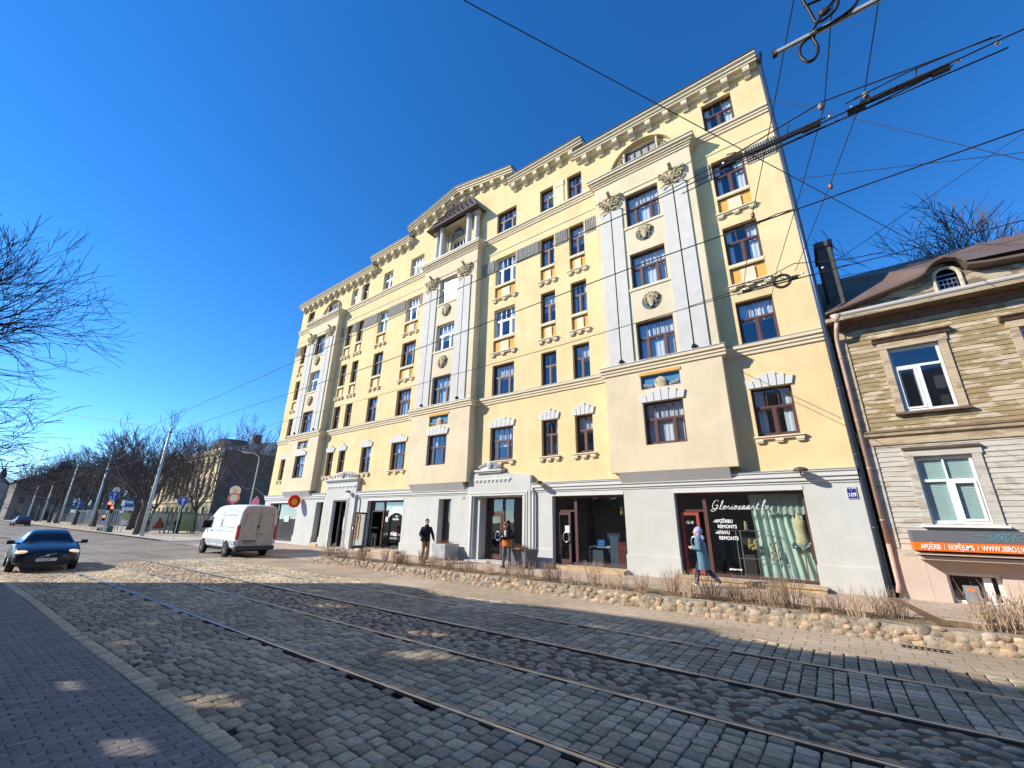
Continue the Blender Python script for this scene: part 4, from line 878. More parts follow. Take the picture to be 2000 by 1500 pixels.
# pipes
m = M(); m.tube([(1.10, DW-.42, 8.1), (1.06, DW-.40, 7.9), (1.02, DW-.15, 7.65), (1.0, DW-.13, 7.4), (1.0, DW-.13, 1.62)], .062, 10); m.tube([(1.0, DW-.13, 1.62), (1.0, DW-.13, .62), (.96, DW-.20, .42)], .066, 10)
for z in (7.0, 5.0, 3.6, 2.2): m.tube([(1.0, DW-.13, z), (1.0, DW-.13, z+.04)], .072, 10)
m.tube([(1.12, DW-.45, 8.35), (1.1, DW-.43, 8.1)], [.15, .07], 10)
tag(obj('downpipe', m, PIPEP, smooth=True), 'pinkish downpipe at the corner of the wooden house', 'downpipe')
m = M(); m.tube([(.80, D-.12, 20.2), (.80, D-.12, .35)], .075, 10); m.tube([(.80, D-.12, 20.1), (.80, D-.30, 20.5)], [.08, .16], 10)
for z in range(2, 20, 2): m.tube([(.80, D-.12, z), (.80, D-.12, z+.05)], .085, 10)
tag(obj('downpipe', m, PIPED, smooth=True), 'dark blue downpipe running the full height of the yellow building', 'downpipe')
m = M(); m.tube([(-23.62, YB-.24, 3.3), (-23.62, YB-.24, .4)], .05, 8); m.tube([(-23.62, YB-.24, 3.3), (-23.7, YB-.1, 3.45)], .06, 8); tag(obj('downpipe', m, GALV, smooth=True), 'short grey downpipe right of the left portal', 'downpipe')
m = M(); m.tube([(-10.45, YB-.12, 3.25), (-10.45, YB-.12, .45), (-10.45, YB-.24, .32)], .05, 8); m.tube([(-10.45, YB-.12, 3.2), (-10.5, YB-.12, 3.45)], .05, 8); tag(obj('downpipe', m, WHITEM, smooth=True), 'short white downpipe right of the middle portal', 'downpipe')
# ---------------- shop contents, signs, lamps ----------------
c = M(); n = 46; vs = []
for i in range(n+1):
    x = -1.95+1.38*i/n; sw_ = .35*(1-i/n)**2; y = YB+.62+.05*sin(i*.95)+.02*sin(i*2.3); vs += [(x-.25*(1-i/n)+.02, y, .42), (x-.25, y, 2.0), (x-.3, y-.02, 3.06)]
c.add(vs, [(3*i, 3*i+3, 3*i+4, 3*i+1) for i in range(n)]+[(3*i+1, 3*i+4, 3*i+5, 3*i+2) for i in range(n)])
tag(obj('shop_curtain', c, mat('mint_curtain', (.50, .64, .56), .8), smooth=True), 'long pale mint curtain hanging in the dress shop window', 'curtain')
c = M(); vs = []
for i in range(31):
    x = -1.7+1.05*i/30; y = YB+.50+.03*sin(i*1.3); vs += [(x, y, 2.42-.07*abs(sin(i*.45))), (x, y+.01, 3.05)]
c.add(vs, [(2*i, 2*i+2, 2*i+3, 2*i+1) for i in range(30)]); tag(obj('valance', c, mat('sheer_valance', (.36, .44, .40), .8), smooth=True), 'gathered sheer valance above the mannequin', 'valance')
MQ = empty('dress_mannequin', (-.95, YB+.42, .5), 'cream corset on a dress form with blue and white flowers at the hem', 'mannequin')
m = M(); m.lathe([(.0, 1.30), (.04, 1.32), (.045, 1.40), (.09, 1.44), (.155, 1.50), (.17, 1.58), (.14, 1.74), (.115, 1.88), (.13, 2.0), (.165, 2.10), (.15, 2.2), (.06, 2.27), (.045, 2.36), (.02, 2.44), (.0, 2.46)], (-.95, YB+.42, 0), 18, 'z', 1, .7); obj('torso', m, mat('cream_corset', (.62, .55, .32), .7, var=.25, vs=22, bump=.5, bs=50), MQ, smooth=True)
m = M(); m.tube([(-.95, YB+.42, .45), (-.95, YB+.42, 1.5)], .02, 8); obj('stand', m, mat('stand_wood', (.38, .20, .10), .5), MQ)
r = random.Random(4); m = M()
for i in range(34):
    a = r.uniform(0, 6.28); m.ell((-.95+.26*cos(a), YB+.42+.18*sin(a), 1.46+r.uniform(-.06, .08)), (.045, .045, .04), 7, 5, None, r.choice([(.05, .16, .32), (.7, .62, .5), (.1, .28, .4), (.5, .25, .12)]))
obj('flower_hem', m, mat('flowers', (1, 1, 1), .8, tint=True), MQ)
RK = empty('display_rail', (-2.4, YB+.45, .45), 'chrome pipe display rail in the dress shop window', 'rail')
m = M()
for x in (-2.75, -2.62, -1.62): m.tube([(x, YB+.45, .45), (x-.0, YB+.45, 1.86)], .013, 6)
for z in (1.86, 1.02): m.tube([(-3.4 if z > 1.5 else -2.75, YB+.45, z), (-1.62, YB+.45, z)], .012, 6)
m.tube([(-2.2, YB+.45, .45), (-2.2, YB+.45, 1.45)], .010, 6); m.tube([(-1.62, YB+.45, 1.8), (-1.3, YB+.5, 1.5)], .01, 6); obj('pipes', m, METAL, RK)
m = M(); m.lathe([(.05, 0), (.06, .02), (.045, .12), (.06, .16), (.035, .24), (.05, .28)], (-2.62+.2, YB+.45, 1.875), 10); tag(obj('figurine', m, mat('gold_figurine', (.42, .36, .18), .5), smooth=True), 'small pale gold cat figurine standing on the display rail', 'figurine')
for (x, z, s, lb, cl) in ((-2.28, 1.42, .17, 'gold mask ornament hanging inside the dress shop window', (.42, .32, .14)), (-1.74, 1.25, .12, 'bundle of dried roses in front of the mint curtain', (.40, .30, .20))):
    m = M(); 
    for i in range(22): m.ell((x+r.uniform(-1, 1)*s*.7, YB+.40+r.uniform(-.04, .04), z+r.uniform(-1, 1)*s*(1 if s > .15 else 2.6)), (s*.28, s*.2, s*.26), 7, 5)
    tag(obj('ornament', m, mat('ornament_'+str(int(s*100)), cl, .7, var=.4, vs=20), smooth=True), lb, 'ornament')
LT = empty('window_lettering', (-3.4, YB+.28, 2), 'white script and block lettering stuck on the dress shop window', 'lettering')
def lett(parent, body, size, x, y, z, shear=0, sx=1, bold=0, mt=LETW, nm='lettering'):
    return text(nm, body, size, mt, parent, (x-parent.location.x, y-parent.location.y, z-parent.location.z), FR, shear, sx=sx, bold=bold, ext=.001)
yg = YB+.282
# flowing script strokes for the shop name
def script(parent, y, x0, z0, s, sl=.35):
    L = {'G': [(1.0, 1.55), (.75, 1.85), (.35, 1.8), (.1, 1.35), (.05, .7), (.3, .15), (.7, .15), (1.0, .6), (1.05, .85), (.6, .8), (1.05, .85), (.9, .1), (.5, -.35), (-.1, -.2), (.3, .1), (1.1, .25)],
         'l': [(0, .1), (.35, .9), (.45, 1.7), (.3, 1.75), (.18, 1.0), (.2, .2), (.4, .05), (.6, .25)],
         'o': [(0, .25), (.3, .75), (.05, .6), (.02, .2), (.25, .02), (.48, .3), (.4, .72), (.3, .75), (.55, .55), (.7, .6)],
         'r': [(0, .15), (.2, .75), (.25, .65), (.35, .6), (.42, .1), (.6, .1), (.7, .3)],
         'i': [(0, .15), (.2, .7), (.18, .15), (.35, .05), (.5, .25)],
         's': [(0, .1), (.28, .75), (.3, .4), (.4, .15), (.2, 0), (.05, .12), (.3, .05), (.6, .25)],
         'a': [(0, .2), (.45, .68), (.15, .7), (0, .3), (.12, .02), (.4, .3), (.48, .7), (.45, .1), (.6, .05), (.75, .3)],
         't': [(0, .2), (.25, .8), (.35, 1.3), (.25, .6), (.25, .15), (.4, .03), (.6, .25)],
         'v': [(0, .5), (.15, .7), (.2, .1), (.3, .05), (.5, .4), (.48, .7), (.65, .6)]}
    m = M(); x = x0
    for ch, adv in (('G', 1.15), ('l', .55), ('o', .62), ('r', .6), ('i', .45), ('o', .62), ('s', .55), ('a', .68), ('a', .68), ('r', .6), ('t', .5), ('.', .3), ('l', .5), ('v', .6)):
        if ch == '.': m.ell((x+.1*s, y, z0+.05*s), (.07*s, .002, .07*s), 8, 4)
        else:
            P = L[ch]; pts = []
            for i in range(len(P)-1):
                p0 = P[max(i-1, 0)]; p1 = P[i]; p2 = P[i+1]; p3 = P[min(i+2, len(P)-1)]
                for k in range(4):
                    t = k/4; q = [.5*((2*p1[j])+(-p0[j]+p2[j])*t+(2*p0[j]-5*p1[j]+4*p2[j]-p3[j])*t*t+(-p0[j]+3*p1[j]-3*p2[j]+p3[j])*t**3) for j in (0, 1)]; pts.append(q)
            pts.append(P[-1]); W3 = [(x+(q[0]+q[1]*sl)*s, y, z0+q[1]*s) for q in pts]
            m.tube(W3, [(.03+.03*abs(sin(i*.8)))*s for i in range(len(W3))], 4)
            if ch == 'i': m.ell((x+(.2+1.05*sl)*s, y, z0+1.05*s), (.06*s, .002, .06*s), 6, 4)
            if ch == 't': m.tube([(x+(.0+.85*sl)*s, y, z0+.85*s), (x+(.6+.9*sl)*s, y, z0+.9*s)], .035*s, 4)
        x += adv*s*1.22
    obj('script_lettering', m, LETW, parent)
script(LT, yg-.01, -3.36, 2.52, .165)
lett(LT, '-APĢĒRBU', .15, -3.36, yg, 2.10, bold=.003, sx=.85); lett(LT, 'REMONTS', .15, -3.24, yg, 1.93, bold=.003, sx=.85); lett(LT, '-APAVU', .15, -3.34, yg, 1.74, bold=.003, sx=.85); lett(LT, 'REMONTS', .15, -3.24, yg, 1.57, bold=.003, sx=.85)
lett(LT, 'gloriosaart.lv', .07, -3.05, yg, .66, bold=.004); lett(LT, '12-18', .13, -4.22, YB+.19, 2.05, sx=.8)
# office shop contents
DK = empty('office_desk', (-7.3, YB+.9, .4), 'cluttered office desk and cabinets behind the office shop glass', 'desk')
m = M(); m.box(-8.3, -6.5, YB+.75, YB+1.3, 1.08, 1.12); m.box(-8.3, -8.22, YB+.75, YB+1.3, .4, 1.08); obj('desk_top', m, mat('desk_grey', (.25, .26, .28), .5), DK)
m = M(); m.box(-8.05, -7.6, YB+.6, YB+.68, .45, 1.0); obj('cabinet', m, mat('dark_cabinet', (.06, .08, .12), .5), DK); m = M(); m.box(-7.3, -6.95, YB+.62, YB+.70, .5, 1.55); obj('cabinet', m, mat('dark_cabinet', (.05, .09, .15), .5), DK)
m = M(); m.box(-7.95, -7.62, YB+.8, YB+1.0, 1.13, 1.38); obj('blue_box', m, mat('bright_blue_box', (.04, .16, .42), .4), DK)
m = M(); m.box(-8.1, -7.2, YB+.85, YB+1.1, 1.121, 1.15); obj('papers', m, mat('papers', (.6, .6, .58), .7), DK)
m = M()
for i in range(6): m.box(-6.95+i*.09, -6.89+i*.09, YB+.48, YB+.50, .5, 1.35)
m.box(-6.95, -6.43, YB+.49, YB+.51, .52, .56); tag(obj('slatted_screen', m, mat('burgundy_slats', (.16, .05, .05), .5)), 'burgundy vertical slats at the right end of the office shop window', 'screen')
m = M(); m.lathe([(.0, 0), (.07, 0), (.07, .26), (.03, .32), (.0, .32)], (-6.75, YB+.7, 2.35), 10); m.tube([(-6.75, YB+.7, 2.67), (-6.75, YB+.7, 3.05)], .006, 4); tag(obj('pendant_lamp', m, mat('amber_shade', (.55, .42, .18), .5), smooth=True), 'small amber pendant lamp behind the office shop glass', 'lamp')
CF = empty('cafe_lettering', (-20.3, YB+.28, 2), 'white arched banner and cafe lettering on the window', 'lettering')
m = M(); n = 16; vs = []
for i in range(n+1):
    a = -1+2*i/n; x = -20.15+a*.72; z = 2.56-.30*a*a; vs += [(x, yg, z-.16), (x, yg, z+.18)]
m.add(vs, [(2*i, 2*i+2, 2*i+3, 2*i+1) for i in range(n)]); obj('banner', m, mat('banner_white', (.72, .76, .74), .7), CF)
GREYL = mat('grey_lettering', (.28, .33, .33), .7)
for i, ch in enumerate('KAFEJNĪCA'):
    a = -.82+1.64*i/8; t = lett(CF, ch, .19, -20.15+a*.72-.05, yg-.006, 2.50-.30*a*a, mt=GREYL); t.rotation_euler = (pi/2, a*.55, 0)
lett(CF, 'NO', .12, -20.2, yg, 2.16, bold=.006); lett(CF, 'BROKASTIS', .13, -20.45, yg, 2.0, sx=.8, bold=.005); lett(CF, 'BĀRS', .24, -20.5, yg, 1.16, bold=.01); lett(CF, 'DESERTI', .11, -21.1, yg, 1.18, sx=.9); lett(CF, 'VĪNI', .11, -19.85, yg, 1.18); lett(CF, 'VĀRTI SNIEGTI', .11, -20.55, yg, .98, sx=.9)
m = M(); m.box(-21.1, -19.4, YB+.30, YB+.33, 2.55, 3.0); tag(obj('window_sunshade', m, mat('mint_film', (.35, .55, .52), .6)), 'pale mint strip across the top of the cafe window', 'shade')
NP = empty('house_number_plate', (.49, YB-.01, 2.97), 'blue enamel house number plate 109 by the dark downpipe', 'number plate')
m = M(); m.box(.375, .605, YB-.03, YB-.001, 2.80, 3.13); obj('plate_rim', m, mat('plate_rim', (.45, .50, .62), .4), NP); m = M(); m.box(.39, .59, YB-.034, YB-.0301, 2.815, 3.07); obj('plate', m, mat('enamel_blue', (.018, .022, .22), .35), NP)
lett(NP, '109', .155, .395, YB-.040, 2.855, sx=.80, bold=.002); lett(NP, 'BRĪVĪBAS', .03, .40, YB-.034, 3.085, mt=mat('navy', (.02, .03, .2), .5)); lett(NP, 'IELA', .028, .465, YB-.040, 3.02)
NB = empty('painted_number', (-14.6, YB-.17, 3.3), 'faint grey number 109 painted beside the middle portal', 'number'); lett(NB, '109', .21, -14.80, YB-.012, 3.02, sx=.75, mt=GREYL)
# red round projecting sign and oval sign
RS = empty('round_red_sign', (-31.2, YB-.75, 3.2), 'round red hanging sign with a yellow face above the corner shop', 'sign')
def disc(m, c, r, ang, th, n=28, sx=1):
    u = Vector((cos(ang), sin(ang), 0)); w = Vector((-sin(ang), cos(ang), 0)); vs = []
    for s in (-th/2, th/2):
        for i in range(n): t = 2*pi*i/n; vs.append(Vector(c)+u*(r*cos(t)*sx)+Vector((0, 0, r*sin(t)))+w*s)
    m.add(vs, [tuple(range(n))[::-1], tuple(range(n, 2*n))]+[(i, (i+1) % n, n+(i+1) % n, n+i) for i in range(n)])
RED = mat('sign_red', (.75, .02, .01), .4); YEL = mat('sign_yellow', (.85, .45, .02), .4)
RS.location = (-30.6, 15.1, 3.15)
m = M(); disc(m, (-30.6, 15.1, 3.15), .43, pi/2, .07); obj('disc', m, RED, RS)
m = M(); disc(m, (-30.56, 15.1, 3.10), .20, pi/2, .012); disc(m, (-30.64, 15.1, 3.10), .20, pi/2, .012); f = obj('yellow_face', m, YEL, RS)
m = M(); 
for dy in (-.05, .05): m.box(-30.556, -30.545, 15.1+dy-.015, 15.1+dy+.015, 3.10, 3.18)
m.tube([(-30.55, 15.1+.08*cos(t), 3.06+.05*sin(t)) for t in (3.3, 4, 4.7, 5.4, 6.1)], .01, 4); obj('features', m, RED, f)
m = M(); m.tube([(-30.6, 15.5, 3.15), (-30.6, YB, 3.15)], .02, 6); m.box(-30.64, -30.56, YB-.03, YB, 3.0, 3.3); obj('bracket', m, WHITEM, RS)
L2 = empty('shop_lettering', (-33, YB+.28, 2.8), 'white lettering on the corner shop glass under the red sign', 'lettering'); lett(L2, 'SOLAI', .22, -31.9, YB+.32, 2.66, bold=.012)
m = M(); m.box(-33.3, -32.6, YB+.30, YB+.33, 1.75, 2.15); tag(obj('poster', m, mat('mint_poster', (.45, .68, .66), .6)), 'small mint poster in the corner shop window', 'poster')
L3 = empty('door_sign', (-25.2, YB+.3, 2.8), 'blue transom sign with white letters over the left portal door', 'sign'); m = M(); m.box(-25.5, -24.72, YB+.36, YB+.375, 2.66, 3.0); obj('panel', m, mat('deep_blue', (.03, .04, .28), .5), L3); lett(L3, 'JURIDISKIE', .10, -25.45, YB+.352, 2.87, sx=.95); lett(L3, 'PAKALPOJUMI', .10, -25.45, YB+.352, 2.71, sx=.85)
L4 = empty('window_sign', (-28, YB+.3, 2.8), 'blue strip with white letters over the narrow greenish window', 'sign'); m = M(); m.box(-28.42, -27.66, YB+.35, YB+.36, 2.82, 3.02); obj('strip', m, mat('deep_blue2', (.03, .04, .2), .5), L4); lett(L4, 'LAZER', .15, -28.2, YB+.342, 2.86)
m = M(); m.box(-28.4, -27.68, YB+.42, YB+.43, .6, 2.8); tag(obj('window_film', m, mat('green_film', (.16, .24, .22), .5)), 'frosted green film behind the narrow window', 'film')
MB_ = empty('cafe_menu_board', (-23.35, YB-.03, 1.6), 'tall tan board with a small black emblem beside the cafe door', 'board'); m = M(); m.box(-23.55, -23.15, YB-.04, YB-.005, .85, 2.30); obj('board', m, mat('tan_board', (.55, .31, .17), .7), MB_); m = M(); m.tube([(-23.33, YB-.045, 2.0), (-23.31, YB-.045, 2.1), (-23.34, YB-.045, 2.18)], [.02, .035, .015], 6); obj('emblem', m, PLASTICB, MB_); lett(MB_, 'VĪNS', .09, -23.44, YB-.045, 1.86, mt=PLASTICB)
for x, z, w, h, lb, cl in ((-9.05, 1.62, .2, .28, 'white notice taped to the office shop door', (.75, .8, .8)), (-21.05, 1.9, .2, .26, 'white notice low on the cafe glass', (.7, .78, .8)), (-25.05, 1.5, .16, .18, 'yellow notice on the left portal door', (.75, .72, .2)), (-25.38, 1.35, .14, .75, 'tall pale notice on the left portal door', (.5, .6, .7))):
    m = M(); yy = YB+.19 if x > -10 else YB+.27; m.box(x, x+w, yy-.012, yy-.002, z, z+h); tag(obj('notice', m, mat('paper', cl, .7)), lb, 'notice')
# wall lamps
for x, lb in ((-.62, 'brown dome flood lamp above the dress shop'), (-10.0, 'grey dome flood lamp above the office shop'), (-24.3, 'grey camera-like lamp beside the left portal')):
    t = empty('wall_lamp', (x, YB-.15, 3.5), lb, 'lamp', 'flood lamps on the white cornice')
    m = M(); m.tube([(x, YB-.05, 3.44), (x, YB-.3, 3.62)], .02, 6); obj('arm', m, PLASTICB, t)
    m = M(); m.lathe([(.17, 0), (.165, .04), (.12, .09), (.04, .12), (.0, .12)], (x+.02, YB-.38, 3.60), 14, 'z', 1.2, 1); obj('shade', m, mat('lamp_shade', (.10, .075, .055), .5, metal=.3), t, smooth=True)
# mailbox-type buzzers and planters
def planter(x, y, col, lb, w=.44):
    t = empty('planter', (x, y, .29), lb, 'planter', 'square concrete planters by the middle portal')
    m = M(); a, b = w*.80, w; m.add([(x-a, y-a, .34), (x+a, y-a, .34), (x+a, y+a, .34), (x-a, y+a, .34), (x-b, y-b, .98), (x+b, y-b, .98), (x+b, y+b, .98), (x-b, y+b, .98), (x-b+.06, y-b+.06, .98), (x+b-.06, y-b+.06, .98), (x+b-.06, y+b-.06, .98), (x-b+.06, y+b-.06, .98), (x-b+.07, y-b+.07, .90), (x+b-.07, y-b+.07, .90), (x+b-.07, y+b-.07, .90), (x-b+.07, y+b-.07, .90)],
      [(3, 2, 1, 0), (0, 1, 5, 4), (1, 2, 6, 5), (2, 3, 7, 6), (3, 0, 4, 7), (4, 5, 9, 8), (5, 6, 10, 9), (6, 7, 11, 10), (7, 4, 8, 11), (8, 9, 13, 12), (9, 10, 14, 13), (10, 11, 15, 14), (11, 8, 12, 15), (12, 13, 14, 15)])
    for sx in (-1, 1):
        for sy in (-1, 1): m.box(x+sx*a*.8-.05, x+sx*a*.8+.05, y+sy*a*.8-.05, y+sy*a*.8+.05, .285, .34)
    obj('tub', m, mat('tub_'+lb[:4], col, .8, var=.15, vs=3, bump=.2, bs=40), t, bevel=.02)
    r = random.Random(int(x*10)); m = M()
    for i in range(120):
        a = r.uniform(0, 6.28); q = r.uniform(0, w*.8); px, py = x+q*cos(a), y+q*sin(a); h = r.uniform(.05, .22)*(1.6 if r.random() < .15 else 1); m.tube([(px, py, .90), (px+r.uniform(-.05, .05), py+r.uniform(-.05, .05), .92+h*.6), (px+r.uniform(-.1, .1), py+r.uniform(-.1, .1), .92+h)], [.008, .006, .003], 3)
    m.ell((x-.05, y, .90), (w*.8, w*.8, .12), 12, 6); obj('dry_plants', m, mat('dry_plants', (.30, .15, .07), .9, var=.4, vs=20), t)
planter(-15.1, 14.95, (.40, .41, .42), 'pale grey square planter with dry plants left of the middle door', .47)
planter(-10.42, 14.72, (.16, .165, .18), 'dark grey square planter with dry heather right of the middle door', .47)

# ---------------- trees ----------------
def branch(m, p, d, L, r, lev, R, n0=5, droop=0, spread=.6, kids=(3, 5), minr=.004, maxlev=4, upb=.12, wig=.22):
    steps = 4 if lev < 2 else 3; pts = [p.copy()]; rs = [r]; q = p.copy(); dd = d.copy()
    for i in range(steps):
        dd = (dd+Vector((R.uniform(-1, 1), R.uniform(-1, 1), R.uniform(-.6, 1)+upb-droop))*wig*.6).normalized(); q = q+dd*(L/steps); pts.append(q.copy()); rs.append(max(minr, r*(1-.62*(i+1)/steps)))
    m.tube(pts, rs, n0 if lev < 2 else (4 if lev == 2 else 3), cap=False)
    if lev >= maxlev: return
    k = R.randint(*kids)
    for i in range(k):
        t = R.uniform(.30, 1) if i else 1; j = min(steps-1, int(t*steps)); bp = pts[j].lerp(pts[j+1], t*steps-j) if t < 1 else pts[-1]
        ax = dd.orthogonal().normalized(); ax = Matrix.Rotation(R.uniform(0, 6.28), 3, dd) @ ax; nd = (Matrix.Rotation(R.uniform(.25, 1)*spread*(1.0 if i else .5), 3, ax) @ dd).normalized()
        branch(m, bp, nd, L*R.uniform(.55, .8), max(minr, rs[j]*R.uniform(.5, .7)), lev+1, R, n0, droop, spread, kids, minr, maxlev, upb, wig)
def tree_meshes(seed, th, tr, L, lev, nl=5, spread=.8, kids=(3, 5), minr=.012, lean=0, upb=.12):
    R = random.Random(seed); t = M(); pts = [Vector((0, 0, -.1))]
    for i in range(5): pts.append(Vector((R.uniform(-.12, .12)*i*.4+lean*i/5, R.uniform(-.12, .12)*i*.4, th*(i+1)/5)))
    t.tube(pts, [tr*1.35, tr*1.05, tr, tr*.95, tr*.88, tr*.8], 9)
    c = M()
    for i in range(nl):
        a = 2*pi*i/nl+R.uniform(-.3, .3); z = R.uniform(.7, 1); p = pts[-1].lerp(pts[-2], (1-z)*2.5); el = R.uniform(.5, 1.25)
        branch(c, p, Vector((cos(a)*cos(el), sin(a)*cos(el), sin(el))), L*R.uniform(.8, 1.1), tr*.55, 1, R, 5, 0, spread, kids, minr, lev, upb)
    branch(c, pts[-1], Vector((0, 0, 1)), L, tr*.7, 1, R, 5, 0, spread, kids, minr, lev, upb)
    return t.mesh('trunk', BARK, True), c.mesh('crown', TWIG, False)
TM = [tree_meshes(s, th, .30, L, 5, 6, sp, (3, 4), .020) for s, th, L, sp in ((1, 4.0, 4.2, .95), (2, 3.2, 4.6, 1.0), (5, 4.5, 3.9, .9))]
def tree(i, x, y, s, rz, lb, g='bare trees along the far park', TM=TM):
    t = empty('bare_tree', (x, y, 0), lb, 'tree', g, rz); t.scale = (s, s, s); put('trunk', TM[i][0], t); put('crown', TM[i][1], t); return t
TN = [tree_meshes(s, th, .18, L, 5, 4, sp, (2, 4), .014) for s, th, L, sp in ((31, 2.6, 3.4, .8), (32, 3.0, 3.2, .75), (35, 2.2, 3.6, .85))]
far = 'bare leafless tree in the dense dark row beyond the street'
for i, (x, y, s) in enumerate([(-80, 17, .92), (-88, 19, 1.0), (-97, 16, 1.05), (-108, 20, 1.1), (-120, 17, 1.1), (-134, 20, 1.15), (-150, 18, 1.15), (-170, 21, 1.2), (-104, 27, 1.1), (-126, 28, 1.2), (-92, 27, 1.0), (-145, 30, 1.2), (-195, 20, 1.2), (-115, 34, 1.2), (-86, 24, .9), (-160, 26, 1.2), (-128, 15.5, 1.0), (-142, 16, 1.0), (-158, 15.5, 1.05), (-178, 16, 1.1), (-185, 19, 1.2)]): tree(i % 3, x, y, s, i*1.7, far)
tree(0, -60.9, 13.7, .95, .5, 'thick leaning roadside tree beside the grey tram pole')
for i, (x, y, s, lb) in enumerate([(-62, 17.5, 1.15, 'bare tree before the left part of the old yellow building'), (-66, 20.3, 1.25, 'bare tree before the middle of the old yellow building'), (-55.5, 19.8, 1.3, 'bare tree at the corner of the old yellow building'), (-48, 21.5, 1.35, 'bare tree before the dark gable wall'), (-46, 25.5, 1.25, 'slender bare tree near the yellow apartment building edge'), (-71, 17.0, 1.1, 'bare tree just left of the bus shelter')]): tree((i+1) % 3, x, y, s, i*2.3+1, lb, 'bare trees around the old yellow building', TN)
tm = tree_meshes(11, 9.6, .28, 3.5, 5, 6, 1.0, (4, 5), .012, upb=.0); t = empty('bare_tree', (8.6, 28.5, 0), 'tall bare tree rising behind the brown roof of the wooden house', 'tree'); put('trunk', tm[0], t); put('crown', tm[1], t)
tt = t.copy(); COL.objects.link(tt); tt.location = (12.5, 29, -.6); tt.rotation_euler = (0, 0, 2.2); tt['label'] = 'second bare tree behind the brown roof, at the picture edge'
for ch in list(t.children): 
    cc = ch.copy(); COL.objects.link(cc); cc.parent = tt
# near tree at the left edge: long drooping limbs
R = random.Random(21); NT = empty('linden_tree', (-16.5, -1.35, 0), 'large bare tree reaching long drooping branches in from the left edge', 'tree')
m = M(); m.tube([(-16.5, -1.35, -.1), (-16.5, -1.35, 1.5), (-16.55, -1.4, 3.5), (-16.5, -1.3, 5.5), (-16.6, -1.4, 7.2), (-16.5, -1.5, 8.3)], [.34, .27, .24, .2, .12, .04], 10); obj('trunk', m, BARK, NT, smooth=True)
m = M(); 
for i in range(60):
    z = 2.6+4.6*i/60+R.uniform(-.2, .2); a = R.uniform(-.3, 3.4) if R.random() < .75 else R.uniform(3.4, 6); el = R.uniform(-.05, .35)-(.12 if z < 5 else -.3); Lb = (1.85 if z < 6.3 else 1.4)*R.uniform(.7, 1.1)*(.85 if z < 4.5 else 1)
    branch(m, Vector((-16.5, -1.38, z)), Vector((cos(a)*cos(el), sin(a)*cos(el), sin(el))), Lb, .044, 1, R, 5, .22 if z < 6 else 0, .9, (3, 4), .0055, 4, .0, .42)
obj('crown', m, mat('linden_bark', (.07, .05, .05), .9), NT)
# ---------------- shrubs in the bed ----------------
def shrub(seed, n, h):
    R = random.Random(seed); m = M()
    for i in range(n):
        a = R.uniform(0, 6.28); q = R.uniform(0, .28); p = Vector((q*cos(a), q*sin(a)*.6, 0)); hh = h*R.uniform(.55, 1.05); b = a+R.uniform(-.7, .7); ln = R.uniform(.05, .30)
        pts = [p]+[p+Vector((cos(b)*ln*t*hh*1.2+R.uniform(-.02, .02), sin(b)*ln*t*hh+R.uniform(-.02, .02), hh*t)) for t in (.33, .66, 1)]
        m.tube(pts, [.0068, .0055, .0042, .002], 3, cap=False)
        for k in range(R.randint(2, 4)):
            j = R.randint(1, 2); s = pts[j]; v = Vector((R.uniform(-1, 1), R.uniform(-1, 1), R.uniform(1, 2.2))).normalized()*hh*R.uniform(.18, .42); m.tube([s, s+v*.5+Vector((R.uniform(-.01, .01), 0, .01)), s+v], [.004, .003, .0016], 3, cap=False)
    return m.mesh('bare_shrub', SHRUBM)
SH = [shrub(i, 30+6*(i % 3), .5+.05*i) for i in range(5)]
R = random.Random(8); x = -20.2; i = 0
while x < 7:
    dense = x > -3.2; y = wallpath((x-WX0)/(WX1-WX0))[1]+.75+R.uniform(-.25, .35)
    if not (.9 < x < 1.75):
        o = put('bare_shrub', SH[R.randrange(5)], None, (x, y, .24), (0, 0, R.uniform(0, 6.28))); s = (R.uniform(.85, 1.15) if dense else R.uniform(.75, 1.1)); o.scale = (s*1.1, s*1.1, s)
        if not dense: lb = 'sparse low bare shrub in the bed before the shopfronts'
        elif x < .9: lb = 'dense bare shrub in the bed before the dress shop'
        else: lb = 'tall dense bare shrub in the bed before the wooden house'; o.scale = (s*1.3, s*1.3, s*1.25)
        tag(o, lb, 'shrub', 'bare shrubs in the raised bed'); i += 1
    x += R.uniform(.22, .42) if dense else R.uniform(.40, .72)
m = M()
for k in range(5200):
    x = R.uniform(-20, 7); y = wallpath((x-WX0)/(WX1-WX0))[1]+R.uniform(.38, 1.7); a = R.uniform(0, 6.28); L = R.uniform(.02, .10); z = .27+R.uniform(0, .03); g = R.uniform(.4, 1.5)
    m.add([(x, y, z), (x+.012*cos(a+1.5), y+.012*sin(a+1.5), z), (x+L*cos(a), y+L*sin(a), z+R.uniform(0, .05))], [(0, 1, 2)], (g, g*R.uniform(.8, 1), g*.8))
tag(obj('leaf_litter', m, mat('leaf_litter', (.26, .18, .10), .9, tint=True)), 'dry leaf litter and stalks over the planted bed', 'litter', kind='stuff')
